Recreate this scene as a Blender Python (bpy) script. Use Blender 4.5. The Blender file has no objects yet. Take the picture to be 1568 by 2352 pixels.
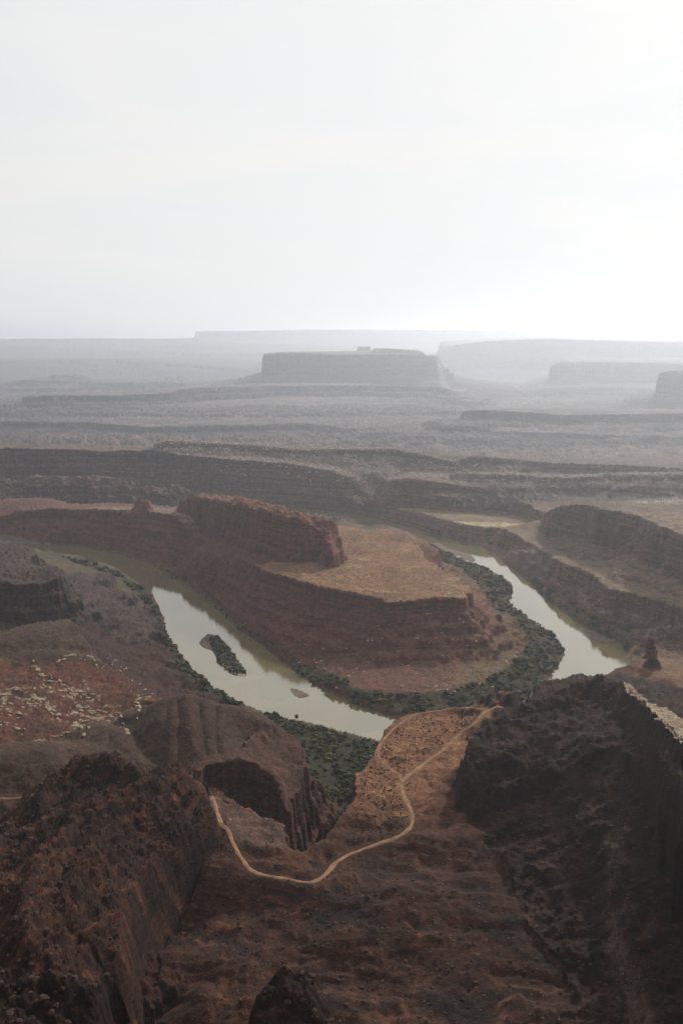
import bpy, math, random
import numpy as np
from mathutils import Vector

random.seed(7)
rng = np.random.default_rng(11)
scene = bpy.context.scene

# ------------------------------------------------------------------ camera
CAMZ = 600.0
PITCH = math.radians(10.07)
FP, U0, V0 = 2287.0, 784.0, 1176.0      # photo measured in a 1568 x 2352 raster
cam_d = bpy.data.cameras.new("camera")
cam = bpy.data.objects.new("camera", cam_d)
scene.collection.objects.link(cam)
cam.location = (0, 0, CAMZ)
cam.rotation_euler = (math.radians(90) - PITCH, 0, 0)
cam_d.sensor_fit = 'VERTICAL'
cam_d.sensor_height = 36.0
cam_d.sensor_width = 24.0
cam_d.lens = 35.0
cam_d.clip_start = 0.5
cam_d.clip_end = 200000
scene.camera = cam

# ------------------------------------------------------------------ light
SUN_AZ = math.radians(26)      # to the right of the view direction (+Y)
SUN_EL = math.radians(28)
SKY_STRENGTH = 0.1
world = bpy.data.worlds.new("World")
scene.world = world
world.use_nodes = True
nt = world.node_tree
nt.nodes.clear()
def N(t, typ, **kw):
    n = t.nodes.new(typ)
    for k, v in kw.items():
        setattr(n, k, v)
    return n
out = N(nt, 'ShaderNodeOutputWorld')
bg = N(nt, 'ShaderNodeBackground'); bg.inputs['Strength'].default_value = SKY_STRENGTH
sky = N(nt, 'ShaderNodeTexSky'); sky.sky_type = 'NISHITA'; sky.sun_disc = False
sky.sun_elevation = SUN_EL; sky.sun_rotation = SUN_AZ
sky.altitude = 1800; sky.dust_density = 4.0; sky.air_density = 1.2; sky.ozone_density = 1.0
tc = N(nt, 'ShaderNodeTexCoord')
sund = (math.sin(SUN_AZ)*math.cos(SUN_EL), math.cos(SUN_AZ)*math.cos(SUN_EL), math.sin(SUN_EL))
dot = N(nt, 'ShaderNodeVectorMath', operation='DOT_PRODUCT'); dot.inputs[1].default_value = sund
nt.links.new(tc.outputs['Generated'], dot.inputs[0])
glow = N(nt, 'ShaderNodeMapRange'); glow.interpolation_type = 'SMOOTHSTEP'
glow.inputs['From Min'].default_value = -0.9; glow.inputs['From Max'].default_value = 1.0
glow.inputs['To Min'].default_value = 1.0; glow.inputs['To Max'].default_value = 9.1
nt.links.new(dot.outputs['Value'], glow.inputs['Value'])
mp = N(nt, 'ShaderNodeMapping'); mp.inputs['Scale'].default_value = (1.0, 1.0, 4.5)
mp.inputs['Rotation'].default_value = (0.0, 0.12, 0.0)
nt.links.new(tc.outputs['Generated'], mp.inputs['Vector'])
cn = N(nt, 'ShaderNodeTexNoise'); cn.inputs['Scale'].default_value = 2.3
cn.inputs['Detail'].default_value = 6; cn.inputs['Roughness'].default_value = 0.55
cn.inputs['Distortion'].default_value = 0.6
nt.links.new(mp.outputs['Vector'], cn.inputs['Vector'])
cr = N(nt, 'ShaderNodeValToRGB')
cr.color_ramp.elements[0].position = 0.33; cr.color_ramp.elements[0].color = (0.925, 0.95, 0.975, 1)
cr.color_ramp.elements[1].position = 0.64; cr.color_ramp.elements[1].color = (1.0, 0.995, 0.97, 1)
nt.links.new(cn.outputs['Fac'], cr.inputs['Fac'])
cm = N(nt, 'ShaderNodeVectorMath', operation='SCALE')
nt.links.new(cr.outputs['Color'], cm.inputs[0]); nt.links.new(glow.outputs['Result'], cm.inputs['Scale'])
mx = N(nt, 'ShaderNodeMix'); mx.data_type = 'RGBA'; mx.inputs['Factor'].default_value = 0.975
nt.links.new(sky.outputs['Color'], mx.inputs['A']); nt.links.new(cm.outputs['Vector'], mx.inputs['B'])
nt.links.new(mx.outputs['Result'], bg.inputs['Color'])
nt.links.new(bg.outputs[0], out.inputs['Surface'])

sun_d = bpy.data.lights.new("sun", 'SUN')
sun_d.energy = 3.6; sun_d.angle = math.radians(3.0); sun_d.color = (1.0, 0.95, 0.87)
sun = bpy.data.objects.new("sun", sun_d)
scene.collection.objects.link(sun)
sun.rotation_euler = Vector(sund).to_track_quat('Z', 'Y').to_euler()

scene.view_settings.view_transform = 'Standard'
scene.view_settings.look = 'None'
scene.view_settings.exposure = 0.0
scene.view_settings.gamma = 1.0
scene.view_settings.use_curve_mapping = False
scene.cycles.max_bounces = 5
scene.cycles.diffuse_bounces = 2
scene.cycles.volume_bounces = 3
scene.cycles.use_denoising = True

# ------------------------------------------------------------------ helpers
def P(u, v, z=None, d=None):
    """world point seen at photo position (u, v), at height z or forward distance d"""
    a = (u-U0)/FP; b = (v-V0)/FP
    dy = math.cos(PITCH)-b*math.sin(PITCH); dz = -math.sin(PITCH)-b*math.cos(PITCH)
    t = (z-CAMZ)/dz if z is not None else d/dy
    return (a*t, dy*t, CAMZ+dz*t)

def W(*pts, z=None):
    """list of (u, v[, z]) or (u, v, 'd', d) or ('w', x, y, z)"""
    r = []
    for p in pts:
        if p[0] == 'w': r.append(tuple(float(c) for c in p[1:]))
        elif len(p) == 4: r.append(P(p[0], p[1], d=p[3]))
        elif len(p) == 3: r.append(P(p[0], p[1], z=p[2]))
        else: r.append(P(p[0], p[1], z=z))
    return np.array(r)

_perm = rng.permutation(4096).astype(np.int32)
_perm = np.concatenate([_perm, _perm])
_ang = rng.random(4096).astype(np.float32)*2*np.pi
_gx, _gy = np.cos(_ang), np.sin(_ang)
def perlin(x, y, seed=0):
    xi = np.floor(x); yi = np.floor(y)
    fx = (x-xi).astype(np.float32); fy = (y-yi).astype(np.float32)
    xi = (xi.astype(np.int64)+seed*57) & 4095; yi = (yi.astype(np.int64)+seed*131) & 4095
    x1 = (xi+1) & 4095; y1 = (yi+1) & 4095
    def g(a, b, dx, dy):
        h = _perm[_perm[a]+b]
        return _gx[h]*dx+_gy[h]*dy
    u = fx*fx*fx*(fx*(fx*6-15)+10); v = fy*fy*fy*(fy*(fy*6-15)+10)
    a = g(xi, yi, fx, fy); b = g(x1, yi, fx-1, fy); c = g(xi, y1, fx, fy-1); d = g(x1, y1, fx-1, fy-1)
    a += u*(b-a); c += u*(d-c)
    return (a+v*(c-a))*1.4
def fbm(x, y, L, octv=4, seed=0, gain=0.5):
    s = 0; a = 1.0; n = 0
    for i in range(octv):
        k = (2.03**i)/L
        s = s+a*perlin(x*k+i*17.3, y*k-i*9.1, seed+i); n += a; a *= gain
    return s/n*1.5
def ridged(x, y, L, octv=3, seed=0):
    s = 0; a = 1.0; n = 0
    for i in range(octv):
        k = (2.1**i)/L
        s = s+a*(1-2*np.abs(perlin(x*k+i*7.7, y*k+i*3.1, seed+i))); n += a; a *= 0.5
    return s/n
def sstep(a, b, x):
    t = np.clip((x-a)/(b-a), 0, 1); return t*t*(3-2*t)

def poly_field(px, py, pts, closed=True, ctrl=None, cw=6.0):
    """signed distance (positive outside) and height interpolated from the outline"""
    n = len(pts); d2min = np.full(px.shape, 1e18); inside = np.zeros(px.shape, bool)
    ws = np.zeros(px.shape); zs = np.zeros(px.shape)
    for i in range(n if closed else n-1):
        ax, ay, az = pts[i]; bx, by, bz = pts[(i+1) % n]
        ex, ey = bx-ax, by-ay; L2 = ex*ex+ey*ey+1e-9
        wx, wy = px-ax, py-ay
        t = np.clip((wx*ex+wy*ey)/L2, 0, 1)
        d2 = (wx-ex*t)**2+(wy-ey*t)**2
        np.minimum(d2min, d2, out=d2min)
        w = 1.0/(d2+1.0)**1.5; ws += w; zs += w*(az+(bz-az)*t)
        if closed and ay != by:
            c = ((ay > py) != (by > py)) & (px < ax+(py-ay)*ex/(by-ay))
            inside ^= c
    if ctrl is not None:
        for cx, cy, cz in ctrl:
            w = cw/((px-cx)**2+(py-cy)**2+1.0)**1.5; ws += w; zs += w*cz
    d = np.sqrt(d2min)
    return np.where(inside, -d, d), zs/ws

# ------------------------------------------------------------------ sampling fan (level of detail by distance)
NCM = 820
s_main = np.linspace(-0.385, 0.385, NCM)
o = 0.385+np.cumsum(np.linspace(0.0012, 0.018, 38))
S = np.concatenate([-o[::-1], s_main, o])
if len(S) % 2 == 0: S = S[:-1]
NR = 3*1400+1
YMIN, YMAX = 40.0, 50000.0
LY = np.linspace(math.log(YMIN), math.log(YMAX), NR)
YR = np.exp(LY)
NC = len(S)
X = (YR[:, None]*S[None, :]).astype(np.float64)
Y = np.broadcast_to(YR[:, None], X.shape).copy()
Xc, Yc = X[::3, ::2], Y[::3, ::2]

def upsample(a):
    n0, n1 = a.shape
    r = np.empty((3*(n0-1)+1, n1))
    r[::3] = a
    r[1::3] = a[:-1]*2/3+a[1:]/3; r[2::3] = a[:-1]/3+a[1:]*2/3
    q = np.empty((r.shape[0], 2*(n1-1)+1))
    q[:, ::2] = r; q[:, 1::2] = (r[:, :-1]+r[:, 1:])/2
    return q

n_a = fbm(X, Y, 130, 4, 1)
n_b = fbm(X, Y, 28, 3, 9)
n_c = fbm(X, Y, 900, 5, 21)
n_r = ridged(X, Y, 45, 3, 33)
n_d = fbm(X, Y, 6500, 4, 41)
n_f = np.abs(perlin(X/17.0, Y/17.0, 50))*2-0.6

base = np.interp(Y, [4200, 5000, 6500], [4, -140, -400])+1.2*n_a
H = base.copy()
# talus apron under the lookout mesa
H = np.maximum(H, 130+(560-Y)*0.5)
ID = np.zeros(X.shape, np.int16)

REGIONS = {0: 'river_bank'}
FK = 1.6
def apply_poly(rid, name, pts, profile, edge=(14, 4, 3), top=(2.0, 0.8), reach=450, ctrl=None, slope_tail=0.5, gul=0.0, far=0.0):
    REGIONS[rid] = name
    if 4 <= rid <= 14:
        pts = np.where(np.abs(pts) < 3e4, pts, pts/FK)*FK; pts[:, 2] = CAMZ-(CAMZ-pts[:, 2]/FK)*FK
        profile = [(a*FK, b*FK) for a, b in profile]; reach *= FK; far *= 1.2
    x0, y0 = pts[:, 0].min()-reach, pts[:, 1].min()-reach
    x1, y1 = pts[:, 0].max()+reach, pts[:, 1].max()+reach
    m = (Xc > x0) & (Xc < x1) & (Yc > y0) & (Yc < y1)
    if not m.any(): return
    r = np.where(m.any(1))[0]; c = np.where(m.any(0))[0]
    i0, i1, j0, j1 = r[0], r[-1], c[0], c[-1]
    if i1 == i0 or j1 == j0: return
    sd, zr = poly_field(Xc[i0:i1+1, j0:j1+1], Yc[i0:i1+1, j0:j1+1], pts, True, ctrl, 40.0 if rid == 24 else 6.0)
    sd, zr = upsample(sd), upsample(zr)
    sl = (slice(3*i0, 3*i1+1), slice(2*j0, 2*j1+1))
    nd = sd+edge[0]*n_a[sl]+edge[1]*n_b[sl]+edge[2]*n_f[sl]+far*n_c[sl]
    tp = zr+(top[0]*n_a[sl]+top[1]*n_b[sl])*sstep(0, 30, -nd)
    if rid in (13, 14): tp = tp+(55 if rid == 14 else 22)*n_d[sl]*sstep(20000, 30000, Y[sl])
    pd, pz = zip(*profile)
    outd = np.maximum(nd, 0)*(1+.24*n_a[sl]+.16*n_b[sl])
    drop = np.interp(outd, pd, pz)+np.maximum(outd-pd[-1], 0)*slope_tail
    if gul: drop = drop+gul*n_r[sl]*sstep(8, 60, outd)
    drop = drop+np.maximum(sd-.75*reach, 0)*4.0
    hp = np.where(nd < 0, tp, zr-drop)
    if rid in (1, 2): hp = np.minimum(hp, np.interp(Y[sl], [3880, 4000, 4400, 5300, 6700, 9000], [400, 120, 15, -90, -140, -170])+top[0]*n_a[sl])
    if rid == 4: hp = np.minimum(hp, np.interp(Y[sl], [7400, 7500, 8480, 15000], [400, -48, -100, -140])+top[0]*n_a[sl])
    cur = H[sl]
    up = hp > cur
    H[sl] = np.where(up, hp, cur)
    # a region reaches only as far as it stands clear of the floor
    ID[sl] = np.where(up, rid, ID[sl])

def apply_ridge(rid, name, pts, slope, soft, reach=250, noise=0.0):
    REGIONS[rid] = name
    x0, y0 = pts[:, 0].min()-reach, pts[:, 1].min()-reach
    x1, y1 = pts[:, 0].max()+reach, pts[:, 1].max()+reach
    m = (Xc > x0) & (Xc < x1) & (Yc > y0) & (Yc < y1)
    r = np.where(m.any(1))[0]; c = np.where(m.any(0))[0]
    i0, i1, j0, j1 = r[0], r[-1], c[0], c[-1]
    sd, zr = poly_field(Xc[i0:i1+1, j0:j1+1], Yc[i0:i1+1, j0:j1+1], pts, False)
    sb, _ = poly_field(Xc[i0:i1+1, j0:j1+1], Yc[i0:i1+1, j0:j1+1], NB)
    sd, zr, sb = upsample(sd), upsample(zr), upsample(sb)
    sl = (slice(3*i0, 3*i1+1), slice(2*j0, 2*j1+1))
    hp = zr-np.maximum(sb+6+4*n_b[sl], 0)*3.0-slope*(np.sqrt(sd*sd+soft*soft)-soft)+noise*n_r[sl]*sstep(5, 40, sd)-np.maximum(sd-.75*reach, 0)*4.0
    up = hp > H[sl]
    H[sl] = np.where(up, hp, H[sl]); ID[sl] = np.where(up, rid, ID[sl])

# ------------------------------------------------------------------ outlines (traced in plan through the camera)
FAR = 47000
# upland behind the far canyon rim, left half and right half
CRL = W((-900, 1038, 'd', 3700), (-400, 1040, 'd', 3650), (0, 1040, 'd', 3600), (300, 1046, 'd', 3580), (600, 1062, 'd', 3540), (760, 1080, 'd', 3450),
        (790, 1092, 'd', 3440), (800, 1128, 'd', 3400), (868, 1132, 'd', 3420), (885, 1100, 'd', 3380), ('w', 900, 5000, 150), ('w', 9000, FAR, -170), ('w', -30000, FAR, -170), ('w', -8000, 6800, -80), ('w', 0, 6400, -70), ('w', -6000, 4000, 150))
CRR = W((872, 1102, 'd', 3300), (950, 1100, 'd', 3260), (1040, 1112, 'd', 3230), (1150, 1125, 'd', 3180), (1190, 1150, 'd', 3100),
        (1225, 1168, 'd', 2960), (1254, 1177, 'd', 2780), (1289, 1160, 'd', 2640), (1334, 1158, 'd', 2560), (1384, 1168, 'd', 2430), (1434, 1178, 'd', 2330),
        (1484, 1193, 'd', 2220), (1524, 1208, 'd', 2140), (1568, 1228, 'd', 2060), (1700, 1290, 'd', 1900), (2100, 1350, 'd', 1800),
        ('w', 5000, 2500, 190), ('w', 30000, FAR, -170), ('w', 0, FAR, -170), ('w', 900, 5200, 60))
E2 = W((345, 1022, 'd', 3700), (380, 1013, 'd', 3740), (480, 1018, 'd', 3780), (560, 1022, 'd', 3780), (700, 1034, 'd', 3720), (900, 1032, 'd', 3740), (950, 1040, 'd', 3680),
       (1045, 1062, 'd', 3560), (1090, 1048, 'd', 3600), (1270, 1063, 'd', 3560), (1400, 1068, 'd', 3500), (1568, 1076, 'd', 3420), (2000, 1080, 'd', 3300),
       (2000, 1070, 'd', 3700), (1568, 1060, 'd', 3650), (1100, 1044, 'd', 3800), (900, 1028, 'd', 3880), (500, 1014, 'd', 3900), (380, 1010, 'd', 3850))
E1 = W((-1500, 955, 'd', 4700), (-300, 962, 'd', 4600), (0, 968, 'd', 4570), (200, 972, 'd', 4570), (340, 983, 'd', 4480), (500, 979, 'd', 4500), (700, 975, 'd', 4580), (830, 988, 'd', 4450), (900, 980, 'd', 4600),
       (1000, 972, 'd', 4700), (1100, 960, 'd', 4900), (1700, 950, 'd', 5000), ('w', 14000, 9000, 160), ('w', 28000, 35000, 160), ('w', -28000, 35000, 160), ('w', -7000, 7000, 160), ('w', -6000, 5200, 180))
PR_STAIR = [(0, 0), (5, 12), (40, 22), (45, 32), (90, 44), (96, 56), (140, 66), (146, 78), (190, 88), (197, 104), (240, 114), (246, 128), (320, 142), (325, 150), (480, 168)]
PR_CLIFF = [(0, 0), (14, 70), (22, 76), (34, 100), (110, 150)]
apply_poly(1, 'canyon_wall', CRL, PR_STAIR, (34, 12, 8), (6, 2), 500)
apply_poly(2, 'canyon_rim', CRR, [(0, 0), (10, 40), (16, 44), (26, 84), (60, 96), (140, 130)], (22, 6, 6), (7, 2), 400)
apply_poly(3, 'rocky_scarp', E2, [(0, 0), (6, 14), (110, 50), (200, 62)], (18, 8, 3), (3, 1), 300)
apply_poly(4, 'desert_plain', E1, [(0, 0), (6, 26), (150, 58), (300, 66)], (35, 10, 3), (3, 1), 500)
# stepped tables on the plain
M7 = W((1064, 946, 'd', 4250), (1072, 942, 'd', 4320), (1150, 943, 'd', 4380), (1300, 953, 'd', 4300), (1420, 950, 'd', 4380), (1568, 948, 'd', 4350), (2100, 950, 'd', 4200),
       (2300, 940, 'd', 5200), (1500, 938, 'd', 5200), (1100, 938, 'd', 5000))
M7b = W((780, 1018, 'd', 4020), (850, 1004, 'd', 4100), (930, 996, 'd', 4150), (1010, 985, 'd', 4150), (1100, 990, 'd', 4050), (1568, 1010, 'd', 3950), (2100, 1010, 'd', 3900), (2100, 985, 'd', 4500), (1050, 972, 'd', 4500), (850, 998, 'd', 4300))
M1 = W((55, 911, 'd', 5600), (110, 908, 'd', 5600), (250, 908, 'd', 5650), (400, 905, 'd', 5750), (440, 893, 'd', 6000), (600, 886, 'd', 6400), (800, 885, 'd', 6500), (1000, 888, 'd', 6500), (1040, 896, 'd', 6400), (1070, 900, 'd', 6900),
       (1070, 870, 'd', 9500), (600, 872, 'd', 9000), (440, 885, 'd', 7800), (300, 897, 'd', 6600), (100, 900, 'd', 6300))
M1b = W((-900, 945, 'd', 5250), (0, 950, 'd', 5250), (150, 937, 'd', 5450), (500, 930, 'd', 5500), (900, 928, 'd', 5650), (1020, 940, 'd', 5500), (1070, 935, 'd', 6000), (700, 905, 'd', 6500), (0, 925, 'd', 6300), (-900, 925, 'd', 6300))
M2 = W((-300, 880, 'd', 8200), (0, 888, 'd', 8100), (20, 880, 'd', 8150), (60, 872, 'd', 8200), (260, 878, 'd', 8200), (330, 874, 'd', 8300), (440, 879, 'd', 8200), (500, 882, 'd', 8300), (560, 884, 'd', 8600), (450, 874, 'd', 9800), (0, 876, 'd', 9800), (-300, 876, 'd', 9800))
M2p = W((115, 862, 'd', 8600), (130, 859, 'd', 8600), (185, 857, 'd', 8650), (205, 866, 'd', 8700), (150, 864, 'd', 9200))
M2q = W((345, 867, 'd', 8800), (410, 864, 'd', 8800), (420, 870, 'd', 8900), (380, 868, 'd', 9200))
M3 = W((604, 815, 'd', 7400), (640, 812, 'd', 7350), (700, 811, 'd', 7350), (770, 815, 'd', 7400), (850, 814, 'd', 7450), (930, 814, 'd', 7500), (1003, 819, 'd', 7600),
       (1010, 815, 'd', 9300), (850, 805, 'd', 9500), (640, 808, 'd', 9000), (606, 811, 'd', 8200))
M3t = W((855, 803, 'd', 7800), (900, 801, 'd', 7750), (940, 804, 'd', 7800), (975, 811, 'd', 7850), (960, 803, 'd', 9000), (860, 799, 'd', 8800))
M3s = W((820, 797, 'd', 9900), (851, 797, 'd', 9900), (853, 795, 'd', 10400), (822, 795, 'd', 10400))
M3k = W((662, 808.5, 'd', 7500), (680, 808.5, 'd', 7500), (678, 808, 'd', 7700), (664, 808, 'd', 7700))
M4 = W((1008, 796, 'd', 12600), (1050, 791, 'd', 12200), (1100, 784, 'd', 12000), (1180, 780, 'd', 11800), (1250, 778, 'd', 11500), (1320, 781, 'd', 11300), (1420, 784, 'd', 11000), (1568, 787, 'd', 10800), (2300, 790, 'd', 10000),
       (2300, 775, 'd', 18000), (1200, 774, 'd', 18000), (1015, 783, 'd', 16000))
M5 = W((1268, 838, 'd', 8400), (1285, 830, 'd', 8400), (1400, 832, 'd', 8300), (1568, 836, 'd', 8000), (2300, 838, 'd', 8000), (2300, 820, 'd', 10500), (1300, 822, 'd', 10500))
M5b = W((1180, 905, 'd', 7400), (1300, 890, 'd', 7300), (1420, 890, 'd', 7200), (1568, 895, 'd', 7100), (2300, 890, 'd', 7000), (2300, 870, 'd', 8500), (1250, 880, 'd', 8500))
M6 = W((1508, 862, 'd', 5600), (1520, 853, 'd', 5620), (1568, 851, 'd', 5650), (2300, 850, 'd', 5400), (2300, 840, 'd', 6800), (1550, 846, 'd', 6500))
M8 = W((560, 766, 'd', 24000), (575, 762, 'd', 24000), (680, 756, 'd', 24000), (740, 757, 'd', 24000), (1000, 760, 'd', 24000), (1130, 760, 'd', 23500), (1290, 764, 'd', 23500), (1568, 765, 'd', 23000), (2200, 766, 'd', 22000),
       (2200, 766, 'd', 34000), (800, 762, 'd', 34000), (570, 764, 'd', 32000))
M9 = W((330, 797, 'd', 17000), (430, 789, 'd', 17200), (520, 788, 'd', 18000), (640, 790, 'd', 18000), (900, 800, 'd', 18000), (900, 795, 'd', 21000), (350, 792, 'd', 21000))
M10 = W((-600, 799, 'd', 16000), (0, 797, 'd', 16000), (150, 799, 'd', 16500), (260, 806, 'd', 15500), (500, 812, 'd', 15000), (600, 812, 'd', 15000), (600, 800, 'd', 20000), (-600, 795, 'd', 20000))
M11 = W((-600, 832, 'd', 11500), (0, 830, 'd', 11500), (240, 826, 'd', 12000), (430, 838, 'd', 11500), (540, 845, 'd', 11000), (620, 850, 'd', 11500), (560, 820, 'd', 14000), (-600, 820, 'd', 14500))
M12 = W((-800, 784, 'd', 26000), (-200, 780, 'd', 26500), (60, 782, 'd', 26000), (170, 787, 'd', 25500), (330, 783, 'd', 25000), (420, 787, 'd', 24500), (500, 778, 'd', 25500), (560, 772, 'd', 26500), (600, 775, 'd', 30000), (-800, 776, 'd', 30000))
M13 = W((-800, 812, 'd', 19500), (0, 806, 'd', 19000), (90, 801, 'd', 19000), (200, 806, 'd', 19500), (300, 799, 'd', 20000), (520, 803, 'd', 20000), (600, 795, 'd', 22500), (-800, 795, 'd', 22500))
E4 = W((1040, 1086, 'd', 3360), (1160, 1092, 'd', 3270), (1300, 1098, 'd', 3200), (1440, 1092, 'd', 3130), (1568, 1091, 'd', 3070), (2000, 1090, 'd', 2980), (2000, 1080, 'd', 3280), (1568, 1082, 'd', 3330), (1300, 1088, 'd', 3430), (1100, 1082, 'd', 3480))
PRF = [(0, 0), (18, 120), (60, 135), (330, 230), (520, 270)]
PRS = [(0, 0), (6, 26), (110, 38), (116, 60), (240, 72), (246, 92), (450, 125)]
apply_poly(3, 'rocky_scarp', E4, [(0, 0), (6, 12), (60, 26), (66, 34), (150, 52)], (26, 10, 4), (3, 1), 260, gul=4)
apply_poly(5, 'stepped_ridge', M7, [(0, 0), (6, 30), (150, 44), (157, 68), (320, 82), (327, 102), (560, 120), (700, 135)], (50, 12, 6), (4, 1), 900, slope_tail=0.1, gul=14, far=45)
apply_poly(5, 'stepped_ridge', M7b, [(0, 0), (6, 22), (100, 32), (106, 48), (300, 60)], (40, 12, 6), (4, 1), 700, slope_tail=0.1, gul=12, far=35)
apply_poly(6, 'long_mesa', M1, PRS, (30, 10, 0), (4, 1), 900, far=70, slope_tail=0.1, gul=14)
apply_poly(6, 'long_mesa', M1b, [(0, 0), (10, 12), (110, 28), (120, 36), (260, 50), (400, 60)], (30, 10, 0), (4, 1), 700, far=60, slope_tail=0.1)
apply_poly(7, 'low_mesa', M2, PRS, (30, 10, 0), (6, 1), 900, far=140, slope_tail=0.1)
apply_poly(7, 'low_mesa', M2p, [(0, 0), (10, 12), (300, 55)], (20, 5, 0), (3, 1), 900, far=40, slope_tail=0.12)
apply_poly(7, 'low_mesa', M2q, [(0, 0), (10, 8), (300, 40)], (20, 5, 0), (3, 1), 900, far=40, slope_tail=0.12)
PRM3 = [(0, 0), (10, 100), (16, 145), (60, 165), (250, 215), (520, 255)]
apply_poly(8, 'table_mesa', M3, PRM3, (26, 8, 5), (5, 2), 1100, far=25, slope_tail=0.2)
apply_poly(8, 'table_mesa', M3t, [(0, 0), (10, 25), (80, 45)], (20, 8, 0), (5, 2), 300, slope_tail=1)
apply_poly(8, 'table_mesa', M3k, [(0, 0), (10, 25), (80, 45)], (3, 2, 0), (0, 0), 100, slope_tail=1)
apply_poly(9, 'far_butte', M3s, PRM3, (10, 6, 5), (2, 1), 900, slope_tail=0.4)
apply_poly(10, 'hazy_mesa', M4, [(0, 0), (20, 150), (60, 165), (600, 330), (1200, 400)], (40, 20, 0), (10, 3), 2500, far=160, slope_tail=0.1)
apply_poly(11, 'cliff_mesa', M5, PRF, (30, 10, 0), (4, 1), 1500, far=110, slope_tail=0.12)
apply_poly(11, 'cliff_mesa', M5b, PRS, (30, 10, 0), (4, 1), 900, far=110, slope_tail=0.1)
apply_poly(12, 'steep_mesa', M6, [(0, 0), (14, 110), (40, 120), (260, 190), (900, 260)], (22, 8, 5), (4, 1), 1300, far=40, slope_tail=0.1)
apply_poly(13, 'far_plateau', M8, [(0, 0), (60, 180), (1500, 420), (3000, 560)], (0, 0, 0), (8, 0), 5000, far=280, slope_tail=0.05)
apply_poly(14, 'far_hills', M9, [(0, 0), (700, 100), (2000, 180)], (0, 0, 0), (6, 0), 4000, far=500, slope_tail=0.02)
apply_poly(14, 'far_hills', M10, [(0, 0), (60, 30), (900, 110)], (0, 0, 0), (6, 0), 4000, far=400, slope_tail=0.03)
apply_poly(14, 'far_hills', M11, [(0, 0), (60, 30), (900, 110)], (0, 0, 0), (6, 0), 3000, far=400, slope_tail=0.03)

apply_poly(14, 'far_hills', M12, [(0, 0), (300, 60), (2500, 260)], (0, 0, 0), (10, 0), 4000, far=700, slope_tail=0.05)
apply_poly(14, 'far_hills', M13, [(0, 0), (100, 40), (1800, 160)], (0, 0, 0), (10, 0), 4000, far=500, slope_tail=0.04)
# benches right of the river
BB = W((872, 1178, 45), (940, 1188, 45), (1000, 1201, 45), (1100, 1214, 45), (1160, 1213, 45), (1215, 1203, 45), (1240, 1180, 45), (900, 1165, 45))
RW1 = W((1134, 1218, 52), (1164, 1220, 52), (1204, 1243, 54), (1234, 1253, 57), (1264, 1273, 63), (1280, 1290, 68), (1324, 1303, 74), (1374, 1328, 76), (1399, 1353, 75), (1449, 1363, 76),
        (1504, 1375, 77), (1568, 1398, 78), (1900, 1500, 79), ('w', 2500, 1700, 90), ('w', 2500, 2600, 95), (1568, 1250, 95), (1400, 1195, 92), (1250, 1188, 75), (1180, 1205, 60))
apply_poly(15, 'lower_bench', BB, [(0, 0), (6, 24), (30, 36), (60, 45)], (14, 5, 3), (1, .5), 200)
apply_poly(15, 'lower_bench', RW1, [(0, 0), (7, 26), (10, 29), (18, 50), (50, 66), (80, 78)], (12, 7, 8), (3, 1.2), 250)

# central butte: lower plateau, red wall, tower
LP = W((-500, 1195, 'd', 2950), (0, 1185, 'd', 2990), (50, 1173, 'd', 3010), (130, 1166, 'd', 2960), (230, 1170, 'd', 2860), (310, 1170, 'd', 2810), (400, 1182, 'd', 2700), (440, 1228, 'd', 2610), (500, 1255, 'd', 2440), (560, 1285, 'd', 2250),
       (610, 1310, 'd', 2080), (700, 1335, 106), (760, 1350, 106), (850, 1368, 106), (885, 1380, 106), (960, 1376, 106), (1000, 1368, 106), (1060, 1372, 106), (1086, 1357, 106), (1080, 1345, 106), (1050, 1322, 106), (1010, 1300, 106), (985, 1282, 106),
       (975, 1265, 106), (962, 1250, 106), (940, 1241, 106), (945, 1231, 108), (920, 1219, 112), (890, 1213, 112), (850, 1216, 107), (790, 1201, 106), (740, 1196, 106), (690, 1186, 106), (600, 1170, 'd', 2850), (480, 1160, 'd', 2950), (400, 1160, 'd', 3000), (330, 1157, 'd', 3040),
       (250, 1152, 'd', 3080), (180, 1155, 'd', 3130), (110, 1142, 'd', 3180), (60, 1140, 'd', 3180), (0, 1145, 'd', 3180), (-500, 1150, 'd', 3250))
_mf = W((398, 1174, 'd', 2800), (408, 1160, 'd', 2780), (416, 1148, 'd', 2760), (430, 1142, 'd', 2740), (470, 1145, 'd', 2660), (510, 1151, 'd', 2560), (555, 1158, 'd', 2430), (600, 1171, 'd', 2310), (640, 1179, 'd', 2250), (668, 1190, 'd', 2210), (700, 1199, 'd', 2190), (735, 1213, 'd', 2180), (748, 1232, 'd', 2165), (758, 1258, 'd', 2130), (766, 1285, 'd', 2110))
_mb = _mf[1:-1][::-1]+np.array([34.0, 62.0, 0.0]); _mb[0] += (-8, -30, -12); _mb[1] += (-4, -10, -6)
MWALL = np.concatenate([_mf, _mb])
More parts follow.
